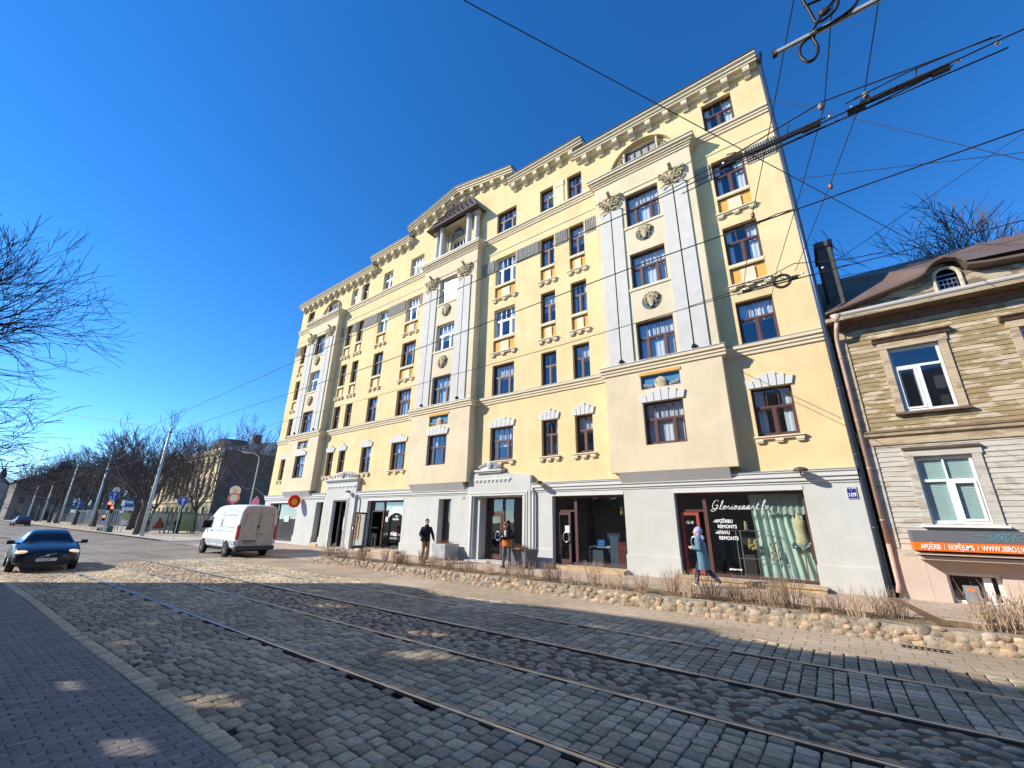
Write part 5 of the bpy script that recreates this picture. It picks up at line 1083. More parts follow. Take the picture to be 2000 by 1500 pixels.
# ---------------- far buildings ----------------
OLD = empty('old_building', (-75, 24, 0), 'old yellow three storey building with tall windows and bare gable wall coloured as in shade', 'building')
OY = mat('old_yellow', (.52, .42, .25), .9, var=.15, vs=.6); OG = mat('shade_dark_gable', (.12, .105, .095), .95, var=.25, vs=.8, bump=.5, bs=3)  # gable base colour carries the darkness of its shaded side
yw = 23.4; m = M(); hs = []
for i in range(12):
    x = -73.3-2.3*i
    for z0, z1 in ((1.2, 3.4), (4.7, 7.6), (8.4, 10.6)): hs.append((x-1.0, x, z0, z1))
wall_grid(m, -103, -71.3, 0, 11.5, hs, yw, .3); obj('wall', m, OY, OLD)
m = M(); m.quad((-71.3, yw, 0), (-71.3, yw+16, 0), (-71.3, yw+16, 11.5), (-71.3, yw, 11.5)); obj('gable_wall', m, OG, OLD)
m = M(); m.box(-71.29, -71.24, yw+9, yw+10.6, 7.2, 8.8); m.box(-71.29, -71.24, yw+7.2, yw+8.2, 1.5, 2.9); m.box(-71.29, -71.24, yw+12, yw+13.4, 3.5, 5); obj('window', m, GLASS, OLD)
m = M(); 
for a, b, z0, z1 in hs: m.quad((a, yw+.3, z0), (b, yw+.3, z0), (b, yw+.3, z1), (a, yw+.3, z1))
obj('window', m, GLASS, OLD)
m = M(); m.prof_x([(yw+.1, 10.9), (yw-.3, 11.1), (yw-.5, 11.5), (yw-.5, 11.7), (yw+.1, 11.9)], -103, -71.1); m.prof_x([(yw+.1, 4.0), (yw-.2, 4.05), (yw-.2, 4.3), (yw+.1, 4.35)], -103, -71.2); obj('cornice', m, TRIM, OLD)
m = M(); 
for i in range(14): x = -72.0-2.3*i; m.box(x-.15, x+.15, yw-.18, yw, 4.35, 10.9)
obj('pilaster_row', m, TRIM, OLD)
m = M(); m.prism([(yw-.3, 11.8), (yw+8, 14.0), (yw+16, 11.5), (yw+16, 11.3), (yw-.3, 11.6)], -103, -71.0, 'x'); rf = obj('roof', m, mat('snowy_zinc', (.38, .37, .36), .5, var=.2, vs=.5), OLD)
m = M(); 
for dx, dy, h in ((-2.5, 5, 1.6), (-1.2, 9, 1.5), (-1.0, 12.5, 1.6), (-8, 5, 1.2)): m.box(-71+dx-.5, -71+dx+.5, yw+dy-.5, yw+dy+.5, 12.3, 13.2+h)
obj('chimney', m, OG, rf)
m = M(); m.lathe([(3.4, 11.6), (3.3, 12.4), (2.7, 13.4), (2.3, 13.9), (2.3, 14.2), (0, 14.3)], (-79.5, yw+3.8, 0), 16); obj('dome', m, OG, rf)
HB = empty('far_house', (-215, 30, 0), 'large brownish house with grey roof far down the street', 'house')
m = M(); m.box(-235, -200, 13, 48, 0, 11.5); obj('wall', m, mat('pale_walls', (.20, .18, .15), .9, var=.1, vs=.2), HB)
m = M(); [m.box(-199.99, -199.9, 14.5+3*i, 15.8+3*i, z, z+2) for i in range(11) for z in (1.5, 5, 8.3)]; obj('window', m, GLASS, HB)
m = M(); m.prism([(12.5, 11.5), (22, 16.5), (40, 16.5), (48.5, 11.5)], -236, -199, 'x'); r_ = obj('roof', m, mat('grey_roof', (.16, .15, .15), .7), HB); m = M(); m.box(-203, -201, 21, 22.5, 16, 18.5); m.box(-203, -201, 34, 35.5, 16, 18.5); obj('chimney', m, OG, r_)
HC = empty('corner_house', (-230, 9, 0), 'small pale gabled house at the far left edge', 'house'); m = M(); m.prism([(5, 0), (15, 0), (15, 9.5), (10, 14), (5, 9.5)], -250, -228, 'x'); obj('wall', m, mat('far_plaster', (.5, .45, .36), .9), HC); m = M(); m.prism([(4.5, 9.2), (10, 14.2), (15.5, 9.2), (15.5, 9.8), (10, 15), (4.5, 9.8)], -251, -227.5, 'x'); obj('roof', m, mat('far_roof', (.2, .18, .17), .7), HC); m = M(); m.lathe([(.9, 12), (1, 15), (.7, 16), (.15, 17), (.1, 19)], (-232, 11, 0), 10); obj('turret', m, OG, HC)
# ---------------- street furniture on the left ----------------
def pole(x, y, h, r0, r1, lb, g='grey tram poles along the street'):
    t = empty('tram_pole', (x, y, 0), lb, 'pole', g); m = M(); r0 *= .82; m.tube([(x, y, 0), (x, y, h*.45), (x, y, h*.45+.05), (x, y, h)], [r0, r0*.95, (r0+r1)/2, r1], 10); obj('shaft', m, GALV, t, smooth=True); m = M(); m.tube([(x, y, 0), (x, y, .25)], [r0*1.6, r0*1.3], 10); obj('base', m, GALV, t); m = M(); m.tube([(x, y, h-.5), (x, y, h-.38)], r1*1.5, 10); obj('band', m, WIREM, t); return t
pole(-56.4, 13.1, 11.1, .20, .12, 'nearest grey tram pole, beside the thick leaning tree'); pole(-83.1, 13.4, 11.0, .20, .12, 'second tram pole, left of the red traffic light'); pole(-113, 14.0, 11.0, .2, .12, 'third tram pole, over the fence of white posts'); pole(-140, 14.5, 9.0, .2, .12, 'fourth tram pole down the street'); pole(-170, 15, 9.0, .22, .13, 'farthest visible tram pole near the parked car')
BLUE = mat('sign_blue', (.01, .10, .50), .4); WHT = mat('sign_white', (.72, .70, .68), .45)
def faceang(x, y): return atan2(y, x)+pi/2
def roundsign(nm, x, y, z, r, lb, kind, ph=None):
    t = empty(nm, (x, y, 0), lb, 'road sign'); a = faceang(x, y)+radians(12); d = Vector((-cos(a-pi/2), -sin(a-pi/2), 0)).normalized()
    if d.dot(Vector((-x, -y, 0))) < 0: d = -d
    m = M(); m.tube([(x, y, 0), (x, y, ph or z+r)], .03, 8); m.tube([(x, y, 0), (x, y, .03)], .22, 10); obj('post', m, GALV, t)
    def dd(c, rr, off, mt, n_='disc', sx=1, pr=None):
        m = M(); disc(m, (c[0]+d.x*off, c[1]+d.y*off, c[2]), rr, a, .012, sx=sx); return obj(n_, m, mt, pr or t)
    if kind == 'arrow':
        dd((x, y, z), r, .05, WHT, 'rim'); dd((x, y, z), r*.95, .065, BLUE); m = M(); u = Vector((cos(a), sin(a), 0)); c = Vector((x, y, z))+d*.08
        P = [(-.10, -.72), (.10, -.72), (.10, .15), (.40, .15), (0, .72), (-.40, .15), (-.10, .15)]; m.add([c+u*(p*r)+Vector((0, 0, q*r)) for p, q in P], [tuple(range(7))]); obj('arrow', m, WHT, t)
    if kind == 'ring': dd((x, y, z), r, .05, WHT, 'rim'); dd((x, y, z), r*.93, .065, RED, 'red_ring'); dd((x, y, z), r*.72, .08, WHT, 'disc')
    if kind == 'end':
        dd((x, y, z), r, .05, WHT); m = M(); u = Vector((cos(a), sin(a), 0)); c = Vector((x, y, z))+d*.07
        m.add([c+u*(p*r)+Vector((0, 0, q*r)) for p, q in [(0, -.62), (.62, 0), (0, .62), (-.62, 0)]], [(0, 1, 2, 3)]); obj('white_diamond', m, FRAMEW, t); m = M(); c = c+d*.012
        m.add([c+u*(p*r)+Vector((0, 0, q*r)) for p, q in [(0, -.42), (.42, 0), (0, .42), (-.42, 0)]], [(0, 1, 2, 3)]); obj('yellow_diamond', m, YEL, t)
    return t
roundsign('direction_sign', -47.05, 13.2, 3.3, .40, 'blue round sign with white up arrow right of the bus shelter', 'arrow')
roundsign('no_entry_sign', -40.65, 14.9, 3.55, .44, 'white round sign with red ring just above the white van', 'ring'); roundsign('priority_sign', -40.9, 14.98, 4.15, .42, 'white round sign with yellow diamond above the red ring sign', 'end')
roundsign('direction_sign', -99.7, 13.9, 3.7, .55, 'small blue arrow sign before the far white post fence', 'arrow'); roundsign('direction_sign', -71.6, 12.9, 4.35, .50, 'blue arrow sign on top of the traffic light', 'arrow'); roundsign('priority_sign', -71.9, 13.0, 5.0, .36, 'small yellow diamond sign above the traffic light', 'end')
TL = empty('traffic_light', (-71, 12.55, 0), 'traffic light showing red for cars and for trams', 'traffic light')
m = M(); m.tube([(-71, 12.55, 0), (-71, 12.55, 4.2)], .06, 8); obj('post', m, GALV, TL)
RG = mat('lit_red', (1, .05, .02), .5, emit=6); LO = mat('unlit_lens', (.02, .03, .02), .4)
for (dy, z, s) in ((0, 2.55, 1), (.35, 2.2, .8), (-.15, 1.35, .75)):
    m = M(); m.box(-70.95, -70.7, 12.55+dy-.17*s, 12.55+dy+.17*s, z, z+1.0*s if s > .76 else z+.62); h = obj('signal_head', m, PLASTICB, TL)
    top = (z+1.0*s if s > .76 else z+.62)-.19*s
    m = M(); m.lathe([(.0, 0), (.16*s, 0), (.16*s, .03), (0, .05)], (-70.70, 12.55+dy, top), 14, 'x'); obj('red_lamp', m, RG, h); m = M(); m.lathe([(.0, 0), (.12*s, 0), (.12*s, .02)], (-70.70, 12.55+dy, top-.32*s), 12, 'x'); obj('dark_lamp', m, LO, h)
m = M(); m.box(-70.9, -69.8, 12.8, 13.4, .04, .75); tag(obj('utility_cabinet', m, mat('green_cabinet', (.06, .12, .10), .6), bevel=.03), 'green utility cabinet at the foot of the traffic light', 'cabinet')
BS = empty('bus_stop_sign', (-69, 14, 0), 'blue and white bus stop flag with timetable panels', 'sign'); m = M(); m.tube([(-69, 14, 0), (-69, 14, 3.9)], .04, 8); obj('post', m, GALV, BS); m = M(); m.box(-68.98, -68.93, 13.6, 14.45, 2.95, 3.9); obj('flag', m, mat('stop_blue', (.05, .16, .42), .5), BS); m = M(); m.box(-68.925, -68.92, 13.7, 14.35, 3.4, 3.65); m.box(-68.98, -68.92, 13.5, 14.6, 2.55, 2.93); m.box(-68.98, -68.93, 13.8, 14.3, .9, 1.5); obj('panels', m, FRAMEW, BS); m = M(); m.box(-68.98, -68.93, 13.8, 14.3, 1.55, 2.3); obj('timetable', m, mat('lime_panel', (.40, .5, .15), .6), BS)
SHL = empty('bus_shelter', (-64.5, 17, 0), 'glass bus shelter with an advertising poster', 'bus shelter'); m = M(); m.box(-65.8, -63.8, 15.2, 19.8, 2.35, 2.5); obj('canopy', m, mat('shelter_roof', (.16, .18, .14), .6), SHL); m = M()
SFM = mat('shelter_frame', (.10, .12, .09), .5)
for y in (15.3, 16.9, 17.3, 19.7):
    for x in (-65.65, -63.95): m = M(); m.box(x-.05, x+.05, y-.05, y+.05, 0, 2.4); obj('post', m, SFM, SHL)
m = M(); m.box(-63.97, -63.93, 15.4, 16.85, .35, 2.25); obj('poster_case', m, mat('poster_back', (.38, .42, .33), .4), SHL); m = M(); m.ell((-63.90, 16.25, 1.05), (.02, .42, .45)); m.ell((-63.90, 16.2, 1.6), (.02, .17, .22)); m.box(-63.92, -63.89, 15.7, 16.7, .6, .95); obj('poster_figure', m, mat('poster_red', (.30, .05, .03), .5), SHL); m = M(); m.box(-63.97, -63.95, 17.4, 19.6, .3, 2.25); obj('glass_panel', m, mat('lime_glass', (.34, .37, .18), .3), SHL); m = M(); m.box(-65, -64.5, 15.6, 19.3, .42, .5); obj('bench', m, DARK, SHL)
m = M(); m.box(-240, -55, 21.9, 22.3, 0, 2.3); m.box(-240, -55, 21.8, 22.4, 2.3, 2.42); tag(obj('stone_wall', m, mat('graffiti_wall', (.05, .052, .06), .9, var=.6, vs=1.2, bump=.4, bs=4)), 'dark stone wall with faded graffiti behind the bus shelter', 'wall')
FN = empty('post_fence', (-100, 17, 0), 'fence of tall bent white posts at the park edge', 'fence')
fm_ = M(); fm_.tube([(0, 0, 0), (0, 0, 2.2), (0, -.12, 2.55), (0, -.5, 2.75)], .055, 6); fme = fm_.mesh('post', mat('white_post', (.50, .51, .50), .5))
for i in range(28): put('post', fme, FN, (22-i*1.75-.0, -1.6+i*.08, 0))
m = M(); m.box(-165, -76, 13.0, 13.6, 0, .45); tag(obj('low_wall', m, mat('low_wall_stone', (.28, .23, .16), .9, var=.3, vs=.8)), 'low tan wall at the far street edge beyond the dark car', 'wall')
LMP = empty('street_lamp', (-44.5, 17.8, 0), 'thin curved street lamp beside the dark gable wall', 'street lamp'); m = M(); m.tube([(-44.5, 17.8, 0), (-44.5, 17.8, 7.3), (-44.45, 17.7, 7.7), (-44.4, 17.2, 7.95), (-44.4, 16.6, 7.95)], [.07, .05, .045, .04, .04], 8); obj('post', m, GALV, LMP); m = M(); m.ell((-44.4, 16.4, 7.93), (.12, .36, .08)); obj('lamp_head', m, GALV, LMP)
PK = empty('pink_kiosk_sign', (-45, 18.5, 0), 'pink flag-like sign showing above the van roof', 'sign'); m = M(); m.tube([(-45, 18.5, 0), (-45, 18.5, 4.0)], .04, 6); obj('post', m, GALV, PK); m = M(); m.prism([(18.1, 2.6), (18.85, 2.6), (18.75, 3.7), (18.5, 3.95), (18.2, 3.6)], -45.0, -44.93, 'x'); obj('panel', m, mat('pink_panel', (.65, .25, .45), .5), PK)
# ---------------- vehicles ----------------
TYRE = mat('tyre_rubber', (.02, .02, .02), .8); RIM = mat('alloy_rim', (.35, .35, .36), .35, metal=.7); RIMG = mat('dusty_rim', (.40, .37, .34), .6)
CARG = mat('car_window', (.004, .006, .012), .15, spec=.18); LAMP = mat('headlight_glass', (.6, .58, .52), .15, spec=.6); LAMPON = mat('lit_headlight', (.8, .62, .38), .3, emit=.4); TAILR = mat('tail_lamp', (.45, .02, .015), .25, spec=.5)
def wheel(root, x, y, r, w, rim=RIM, side=1):
    m = M(); m.lathe([(r*.62, -w/2), (r*.93, -w/2), (r, -w*.36), (r, w*.36), (r*.93, w/2), (r*.62, w/2)], (0, 0, 0), 28, 'y'); me = m.mesh('tyre', TYRE, True); fixn(me); o = put('wheel', me, root, (x, y, r))
    m = M(); s = side; m.lathe([(r*.63, s*w*.30), (r*.60, s*w*.46), (r*.54, s*w*.36), (r*.2, s*w*.30), (r*.16, s*w*.46), (0, s*w*.46)], (0, 0, 0), 24, 'y')
    for k in range(5):
        a = 2*pi*k/5; m.tube([(r*.15*cos(a), s*w*.42, r*.15*sin(a)), (r*.58*cos(a), s*w*.42, r*.58*sin(a))], r*.09, 6)
    me = m.mesh('rim', rim); fixn(me); put('rim', me, o); return o
def hull(stations, nj=None):
    """stations: list of (x, half-profile [(y,z)...] from bottom centre to roof centre). mirrored ring."""
    m = M(); n = len(stations[0][1])
    for x, pr in stations:
        for q in pr:
            xx = x+(q[2] if len(q) > 2 else 0); m.v.append((xx, q[0], q[1]))
        for q in reversed(pr[1:-1]): xx = x+(q[2] if len(q) > 2 else 0); m.v.append((xx, -q[0], q[1]))
    k = 2*n-2
    for i in range(len(stations)-1):
        for j in range(k): m.f.append((i*k+j, i*k+(j+1) % k, (i+1)*k+(j+1) % k, (i+1)*k+j))
    m.f.append(tuple(range(k))); m.f.append(tuple((len(stations)-1)*k+j for j in range(k))[::-1]); return m, n, k
def split(m, n, k, glassf, bodym, root, sub=1, nm='body', gname='window_glass'):
    fi = [i for i, f in enumerate(m.f[:-2]) if glassf(i//k, i % k if i % k < n-1 else k-1-(i % k))]
    s = set(fi); me = bpy.data.meshes.new(nm); me.from_pydata(m.v, [], m.f); me.materials.append(bodym); me.materials.append(CARG)
    me.polygons.foreach_set('material_index', [1 if i in s else 0 for i in range(len(m.f))]); me.polygons.foreach_set('use_smooth', [True]*len(m.f)); fixn(me)
    o = put(nm, me, root); b = o.modifiers.new('s', 'SUBSURF'); b.levels = b.render_levels = 2; b.subdivision_type = 'CATMULL_CLARK'
    bpy.context.view_layer.update(); dg = bpy.context.evaluated_depsgraph_get(); ev = bpy.data.meshes.new_from_object(o.evaluated_get(dg)); bpy.data.objects.remove(o)
    # body and glass as separate meshes
    def sub_(ix, name, mt):
        q = M(); used = {}
        for p in ev.polygons:
            if p.material_index == ix:
                f = []
                for v in p.vertices:
                    if v not in used: used[v] = len(q.v); q.v.append(tuple(ev.vertices[v].co))
                    f.append(used[v])
                q.f.append(tuple(f))
        return put(name, q.mesh(name, mt, True), root)
    a = sub_(0, nm, bodym); g = sub_(1, gname, CARG) if fi else None; return a, g
def sedan(x, y, rz, paint, lb, lit=False, g=None, s=1.0, emblem=True):
    t = empty('parked_car' if not lit else 'blue_car', (x, y, 0), lb, 'car', g, rz); t.scale = (s, s, s)
    # local +x = forward, length 4.5, width 1.8, wheelbase 2.7
    def pr(w, zb, zs, zr, wr, belt=.0, hood=False): # bottom centre.. roof centre
        return [(0, zb), (w*.82, zb), (w*.97, zb+.10), (w, zb+.28), (w*.985, zs-.10), (w*.93, zs), (wr*1.02 if not hood else w*.80, (zs+.04) if not hood else zs+.025), (wr*.93 if not hood else w*.6, zr-.05 if not hood else zs+.045), (wr*.7 if not hood else w*.35, zr), (0, zr+.01 if not hood else zr)]
    st = [(-2.26, pr(.70, .36, .74, .86, .5, hood=True)), (-2.20, pr(.80, .28, .92, 1.0, .5, hood=True)), (-1.95, pr(.87, .22, .98, 1.03, .5, hood=True)), (-1.72, pr(.89, .2, .98, 1.05, .76)), (-1.05, pr(.90, .2, .96, 1.37, .62)), (-.35, pr(.90, .2, .94, 1.43, .60)), (.25, pr(.90, .2, .93, 1.41, .60)), (.55, pr(.90, .2, .93, 1.30, .64)), (1.10, pr(.90, .2, .91, .985, .78)), (1.25, pr(.90, .2, .90, .96, .6, hood=True)), (1.85, pr(.88, .2, .80, .86, .6, hood=True)), (2.12, pr(.80, .22, .68, .76, .6, hood=True)), (2.25, pr(.66, .30, .60, .66, .6, hood=True))]
    m, n, k = hull(st)
    gl = lambda i, j: (j == 6 and 3 <= i <= 7 and i != 5 and True) or (j in (7, 8) and i in (7,)) or (j in (7, 8) and i in (3,))
    gl = lambda i, j: (j == 6 and 3 <= i <= 7) or (j in (7, 8) and i in (7, 3))
    split(m, n, k, gl, paint, t)
    for wx in (-1.35, 1.38):
        for sy in (-1, 1): wheel(t, wx, sy*.80, .32, .21, RIM, sy)
    for wx in (-1.35, 1.38):
        for sy in (-1, 1): m = M(); m.tube([(wx+.37*cos(a), sy*.875, .32+.37*sin(a)) for a in [pi*i/10 for i in range(11)]], .022, 5); put('wheel_arch', m.mesh('wheel_arch', PLASTICB), t)
    for sy in (-1, 1):
        m = M(); m.ell((1.98, sy*.63, .68), (.20, .20, .078), 12, 8, Matrix.Rotation(sy*-.55, 3, 'Z')); h = put('headlight', m.mesh('headlight', LAMPON if lit else LAMP, True), t)
        m = M(); m.box(.92, 1.06, min(sy*.88, sy*1.08), max(sy*.88, sy*1.08), .93, 1.06); m.box(.95, 1.03, min(sy*.72, sy*.9), max(sy*.72, sy*.9), .93, .98); q = put('wing_mirror', m.mesh('wing_mirror', PLASTICB), t); b = q.modifiers.new('b', 'BEVEL'); b.width = .04; b.segments = 3
        m = M(); m.box(-2.27, -2.10, min(sy*.80, sy*.55), max(sy*.80, sy*.55), .62, .92); put('tail_lamp', m.mesh('tail_lamp', TAILR), t)
    m = M(); m.box(2.16, 2.285, -.36, .36, .50, .66); put('grille', m.mesh('grille', PLASTICB), t)
    if emblem: m = M(); m.tube([(2.295, -.20, .51), (2.295, .20, .65)], .012, 5); m.lathe([(.03, 0), (.045, .012), (.03, .02)], (2.285, 0, .58), 12, 'x'); put('emblem', m.mesh('emblem', METAL), t)
    m = M(); m.box(2.20, 2.255, -.62, .62, .22, .38); put('lower_intake', m.mesh('lower_intake', PLASTICB), t)
    pl_ = M(); pl_.box(2.262, 2.292, -.26, .26, .385, .485); p = put('number_plate', pl_.mesh('number_plate', FRAMEW), t); tx = text('plate_text', 'HN 5230', .10, WIREM, p, (2.294, -.24, .40), (pi/2, 0, pi/2), ext=.001, sx=.92)
    m = M(); m.box(1.08, 1.1, -.2, .5, .97, .985); m.tube([(1.15, -.55, .99), (1.02, .05, 1.02)], .012, 4); m.tube([(1.15, .1, .99), (1.02, .65, 1.02)], .012, 4); put('wiper', m.mesh('wiper', PLASTICB), t)
    return t
NAVY = mat('navy_paint', (.007, .011, .024), .25, spec=.5)
sedan(-25.55, 3.02, radians(-3), NAVY, 'dark blue sedan with lit headlights driving toward the viewer', True)
sedan(-113, 9.4, radians(182), mat('dark_paint', (.02, .02, .03), .3, spec=.6), 'small dark car far down the street', False, None, 1.1, False)
sedan(-152, 6.0, radians(2), mat('silver_paint', (.35, .36, .38), .3, metal=.4), 'tiny silver car at the far left end of the street', False, None, 1.0, False)
# van: local +x = forward
VAN = empty('white_van', (-28.1, 10.82, 0), 'white high roof delivery van seen from behind, rear doors dusty', 'van', None, radians(180-2))
VW = mat('van_paint', (.66, .67, .67), .35, var=.03, vs=1, spec=.5); VD = mat('van_dust', (.44, .39, .34), .6, var=.1, vs=2); VB = mat('van_bumper', (.05, .05, .06), .6); VG = mat('van_moulding', (.36, .36, .37), .6)
def vp(w, zb, zt, wt, e=.12):
    return [(0, zb), (w*.9, zb), (w, zb+.15), (w*1.0, 1.05), (w*.985, 1.55), (w*.94, 2.1), (wt, zt-e), (wt-.14, zt-.03), (wt*.5, zt), (0, zt+.01)]
st = [(-2.95, vp(.93, .42, 2.60, .80)), (-2.93, vp(.965, .40, 2.63, .84)), (-2.6, vp(.985, .38, 2.68, .86)), (-1, vp(.99, .38, 2.70, .86)), (.7, vp(.99, .38, 2.70, .86)), (1.15, vp(.99, .38, 2.58, .84)), (1.55, vp(.98, .38, 2.22, .80, .06))]
st += [(2.05, [(0, .36), (.86, .36), (.96, .5), (.97, 1.0), (.95, 1.18), (.90, 1.42), (.82, 1.62), (.7, 1.68), (.4, 1.70), (0, 1.71)]), (2.45, [(0, .34), (.84, .34), (.94, .48), (.95, .9), (.93, 1.08), (.86, 1.22), (.76, 1.29), (.62, 1.32), (.35, 1.34), (0, 1.35)]), (2.85, [(0, .36), (.7, .36), (.8, .46), (.82, .74), (.79, .92), (.72, 1.0), (.6, 1.04), (.5, 1.06), (.3, 1.07), (0, 1.08)]), (2.95, [(0, .40), (.6, .40), (.68, .5), (.7, .68), (.68, .82), (.6, .88), (.5, .92), (.4, .93), (.2, .94), (0, .94)])]
m, n, k = hull(st); split(m, n, k, lambda i, j: (i == 6 and j in (7, 8)), VW, VAN)
for sy in (-1, 1):
    m = M(); y = sy*.985; m.prism([(1.05, 1.42), (2.02, 1.40), (1.80, 1.75), (1.55, 1.98), (1.12, 2.0)], min(y, y-sy*.05)+(0 if sy < 0 else 0), max(y, y-sy*.05), 'y'); put('side_window', m.mesh('side_window', CARG), VAN)
    m = M(); m.box(1.75, 1.95, min(sy*1.0, sy*1.24), max(sy*1.0, sy*1.24), 1.38, 1.82); q = put('wing_mirror', m.mesh('wing_mirror', PLASTICB), VAN); b = q.modifiers.new('b', 'BEVEL'); b.width = .05; b.segments = 3
    m = M(); m.box(-1.38, 1.55, min(y, y+sy*.022), max(y, y+sy*.022), .66, .84); m.box(-2.9, -2.16, min(y, y+sy*.022), max(y, y+sy*.022), .66, .84); put('side_moulding', m.mesh('side_moulding', VG), VAN)
    m = M(); m.box(-2.985, -2.80, min(sy*.86, sy*.985), max(sy*.86, sy*.985), .90, 1.62); q = put('tail_lamp', m.mesh('tail_lamp', TAILR), VAN); b = q.modifiers.new('b', 'BEVEL'); b.width = .03; b.segments = 2
    for wx in (-1.77, 1.90): wheel(VAN, wx, sy*.905, .35, .23, RIMG, sy)
    m = M()
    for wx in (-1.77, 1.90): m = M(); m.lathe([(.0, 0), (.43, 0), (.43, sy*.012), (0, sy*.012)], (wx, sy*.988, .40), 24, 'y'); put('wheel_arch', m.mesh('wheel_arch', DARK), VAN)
    m = M(); yy = y+sy*.003
    for (xa, za, xb, zb) in ((.95, .55, 1.02, 2.1), (-.45, .55, -.45, 2.35), (-2.6, 2.2, .9, 2.22), (-2.5, 1.28, 1.0, 1.30), (-.45, 1.45, -.45, 1.9)): m.tube([(xa, yy, za), (xb, yy*(.975 if zb > 2 else 1), zb)], .008, 4)
    m.tube([(-2.35, yy, 1.5), (-2.35, yy*.96, 2.1), (-.6, yy*.96, 2.1), (-.6, yy, 1.5)], .008, 4, closed=True); put('panel_gap', m.mesh('panel_gap', mat('panel_gap', (.12, .12, .12), .8)), VAN)
    m = M(); m.box(.78, .92, min(y, y+sy*.03), max(y, y+sy*.03), 1.24, 1.29); put('handle', m.mesh('handle', VB), VAN)
m = M(); m.prism([(-.83, .62), (.83, .62), (.85, 1.6), (.80, 2.2), (.74, 2.50), (.6, 2.56), (-.6, 2.56), (-.74, 2.50), (-.80, 2.2), (-.85, 1.6)], -2.975, -2.94, 'x'); rd = put('rear_door', m.mesh('rear_door', VD), VAN); b = rd.modifiers.new('b', 'BEVEL'); b.width = .012; b.segments = 2; rd['label'] = 'dusty rear doors'
m = M(); m.tube([(-2.978, 0, .64), (-2.978, 0, 2.54)], .009, 4)
for sy in (-1, 1): m.tube([(-2.978, sy*.06, 1.35), (-2.978, sy*.06, 2.2), (-2.978, sy*.66, 2.2), (-2.978, sy*.74, 1.35)], .007, 4)
put('door_seam', m.mesh('door_seam', WIREM), rd)
m = M(); m.lathe([(0, -.012), (.055, -.012), (.055, 0)], (-2.975, .0, 1.55), 14, 'x'); m.box(-3.0, -2.97, -.28, -.10, 1.15, 1.18); put('handle', m.mesh('handle', PLASTICB), rd)
m = M(); m.box(-2.985, -2.972, .10, .62, .66, .78); q = put('number_plate', m.mesh('number_plate', mat('plate_grey', (.3, .31, .32), .5)), rd); text('plate_text', 'HN 4142', .10, WIREM, q, (-2.988, .60, .68), (pi/2, 0, -pi/2), ext=.001); m = M(); m.box(-3.0, -2.97, .05, .68, .80, .85); put('plate_lamp', m.mesh('plate_lamp', PLASTICB), rd)
m = M(); m.box(-3.06, -2.7, -.97, .97, .36, .58); q = put('bumper', m.mesh('bumper', VB), VAN); b = q.modifiers.new('b', 'BEVEL'); b.width = .05; b.segments = 3
m = M(); m.box(-2.8, 2.4, -.8, .8, .30, .42); put('underbody', m.mesh('underbody', DARK), VAN)
# ---------------- people ----------------
SKIN = mat('skin', (.55, .33, .24), .6)
def remesh(m, name, mt, parent, vox, smooth=2):
    me = m.mesh(name, mt, True); fixn(me); o = put(name, me, parent); r = o.modifiers.new('r', 'REMESH'); r.mode = 'VOXEL'; r.voxel_size = vox; r.use_smooth_shade = True
    s = o.modifiers.new('s', 'SMOOTH'); s.iterations = smooth; s.factor = .5
    bpy.context.view_layer.update(); dg = bpy.context.evaluated_depsgraph_get(); ev = bpy.data.meshes.new_from_object(o.evaluated_get(dg)); o.modifiers.clear(); o.data = ev
    if not ev.materials: ev.materials.append(mt)
    return o
def limb(m, pts, rs, n=12): m.tube(pts, rs, n); [m.ell(p, (r, r, r), 10, 6) for p, r in zip(pts, rs)]
def torso(m, rings):      # (x, y, z, rx, ry)
    n = 16; vs = []
    for x, y, z, rx, ry in rings: vs += [(x+rx*cos(2*pi*j/n), y+ry*sin(2*pi*j/n), z) for j in range(n)]
    k = len(rings); m.add(vs, [(i*n+j, i*n+(j+1) % n, (i+1)*n+(j+1) % n, (i+1)*n+j) for i in range(k-1) for j in range(n)]+[tuple(range(n))[::-1], tuple((k-1)*n+j for j in range(n))])
def hand(m, w, d, side, curl=.5):       # palm, four fingers, thumb
    w = Vector(w); d = Vector(d).normalized(); a = d.cross(Vector((0, 1, 0))).normalized() if abs(d.y) < .9 else Vector((1, 0, 0)); b = d.cross(a)
    m.tube([w, w+d*.05, w+d*.09], [.026, .036, .032], 8)
    for i, L in enumerate((.065, .075, .070, .055)):
        o = w+d*.085+b*((i-1.5)*.018); m.tube([o, o+d*L*.5+a*side*curl*.015, o+d*L*.8+a*side*curl*.045], [.0095, .009, .0075], 6)
    o = w+d*.03+b*.03; m.tube([o, o+d*.03+b*.022, o+d*.055+b*.022+a*side*.012], [.012, .010, .008], 6)
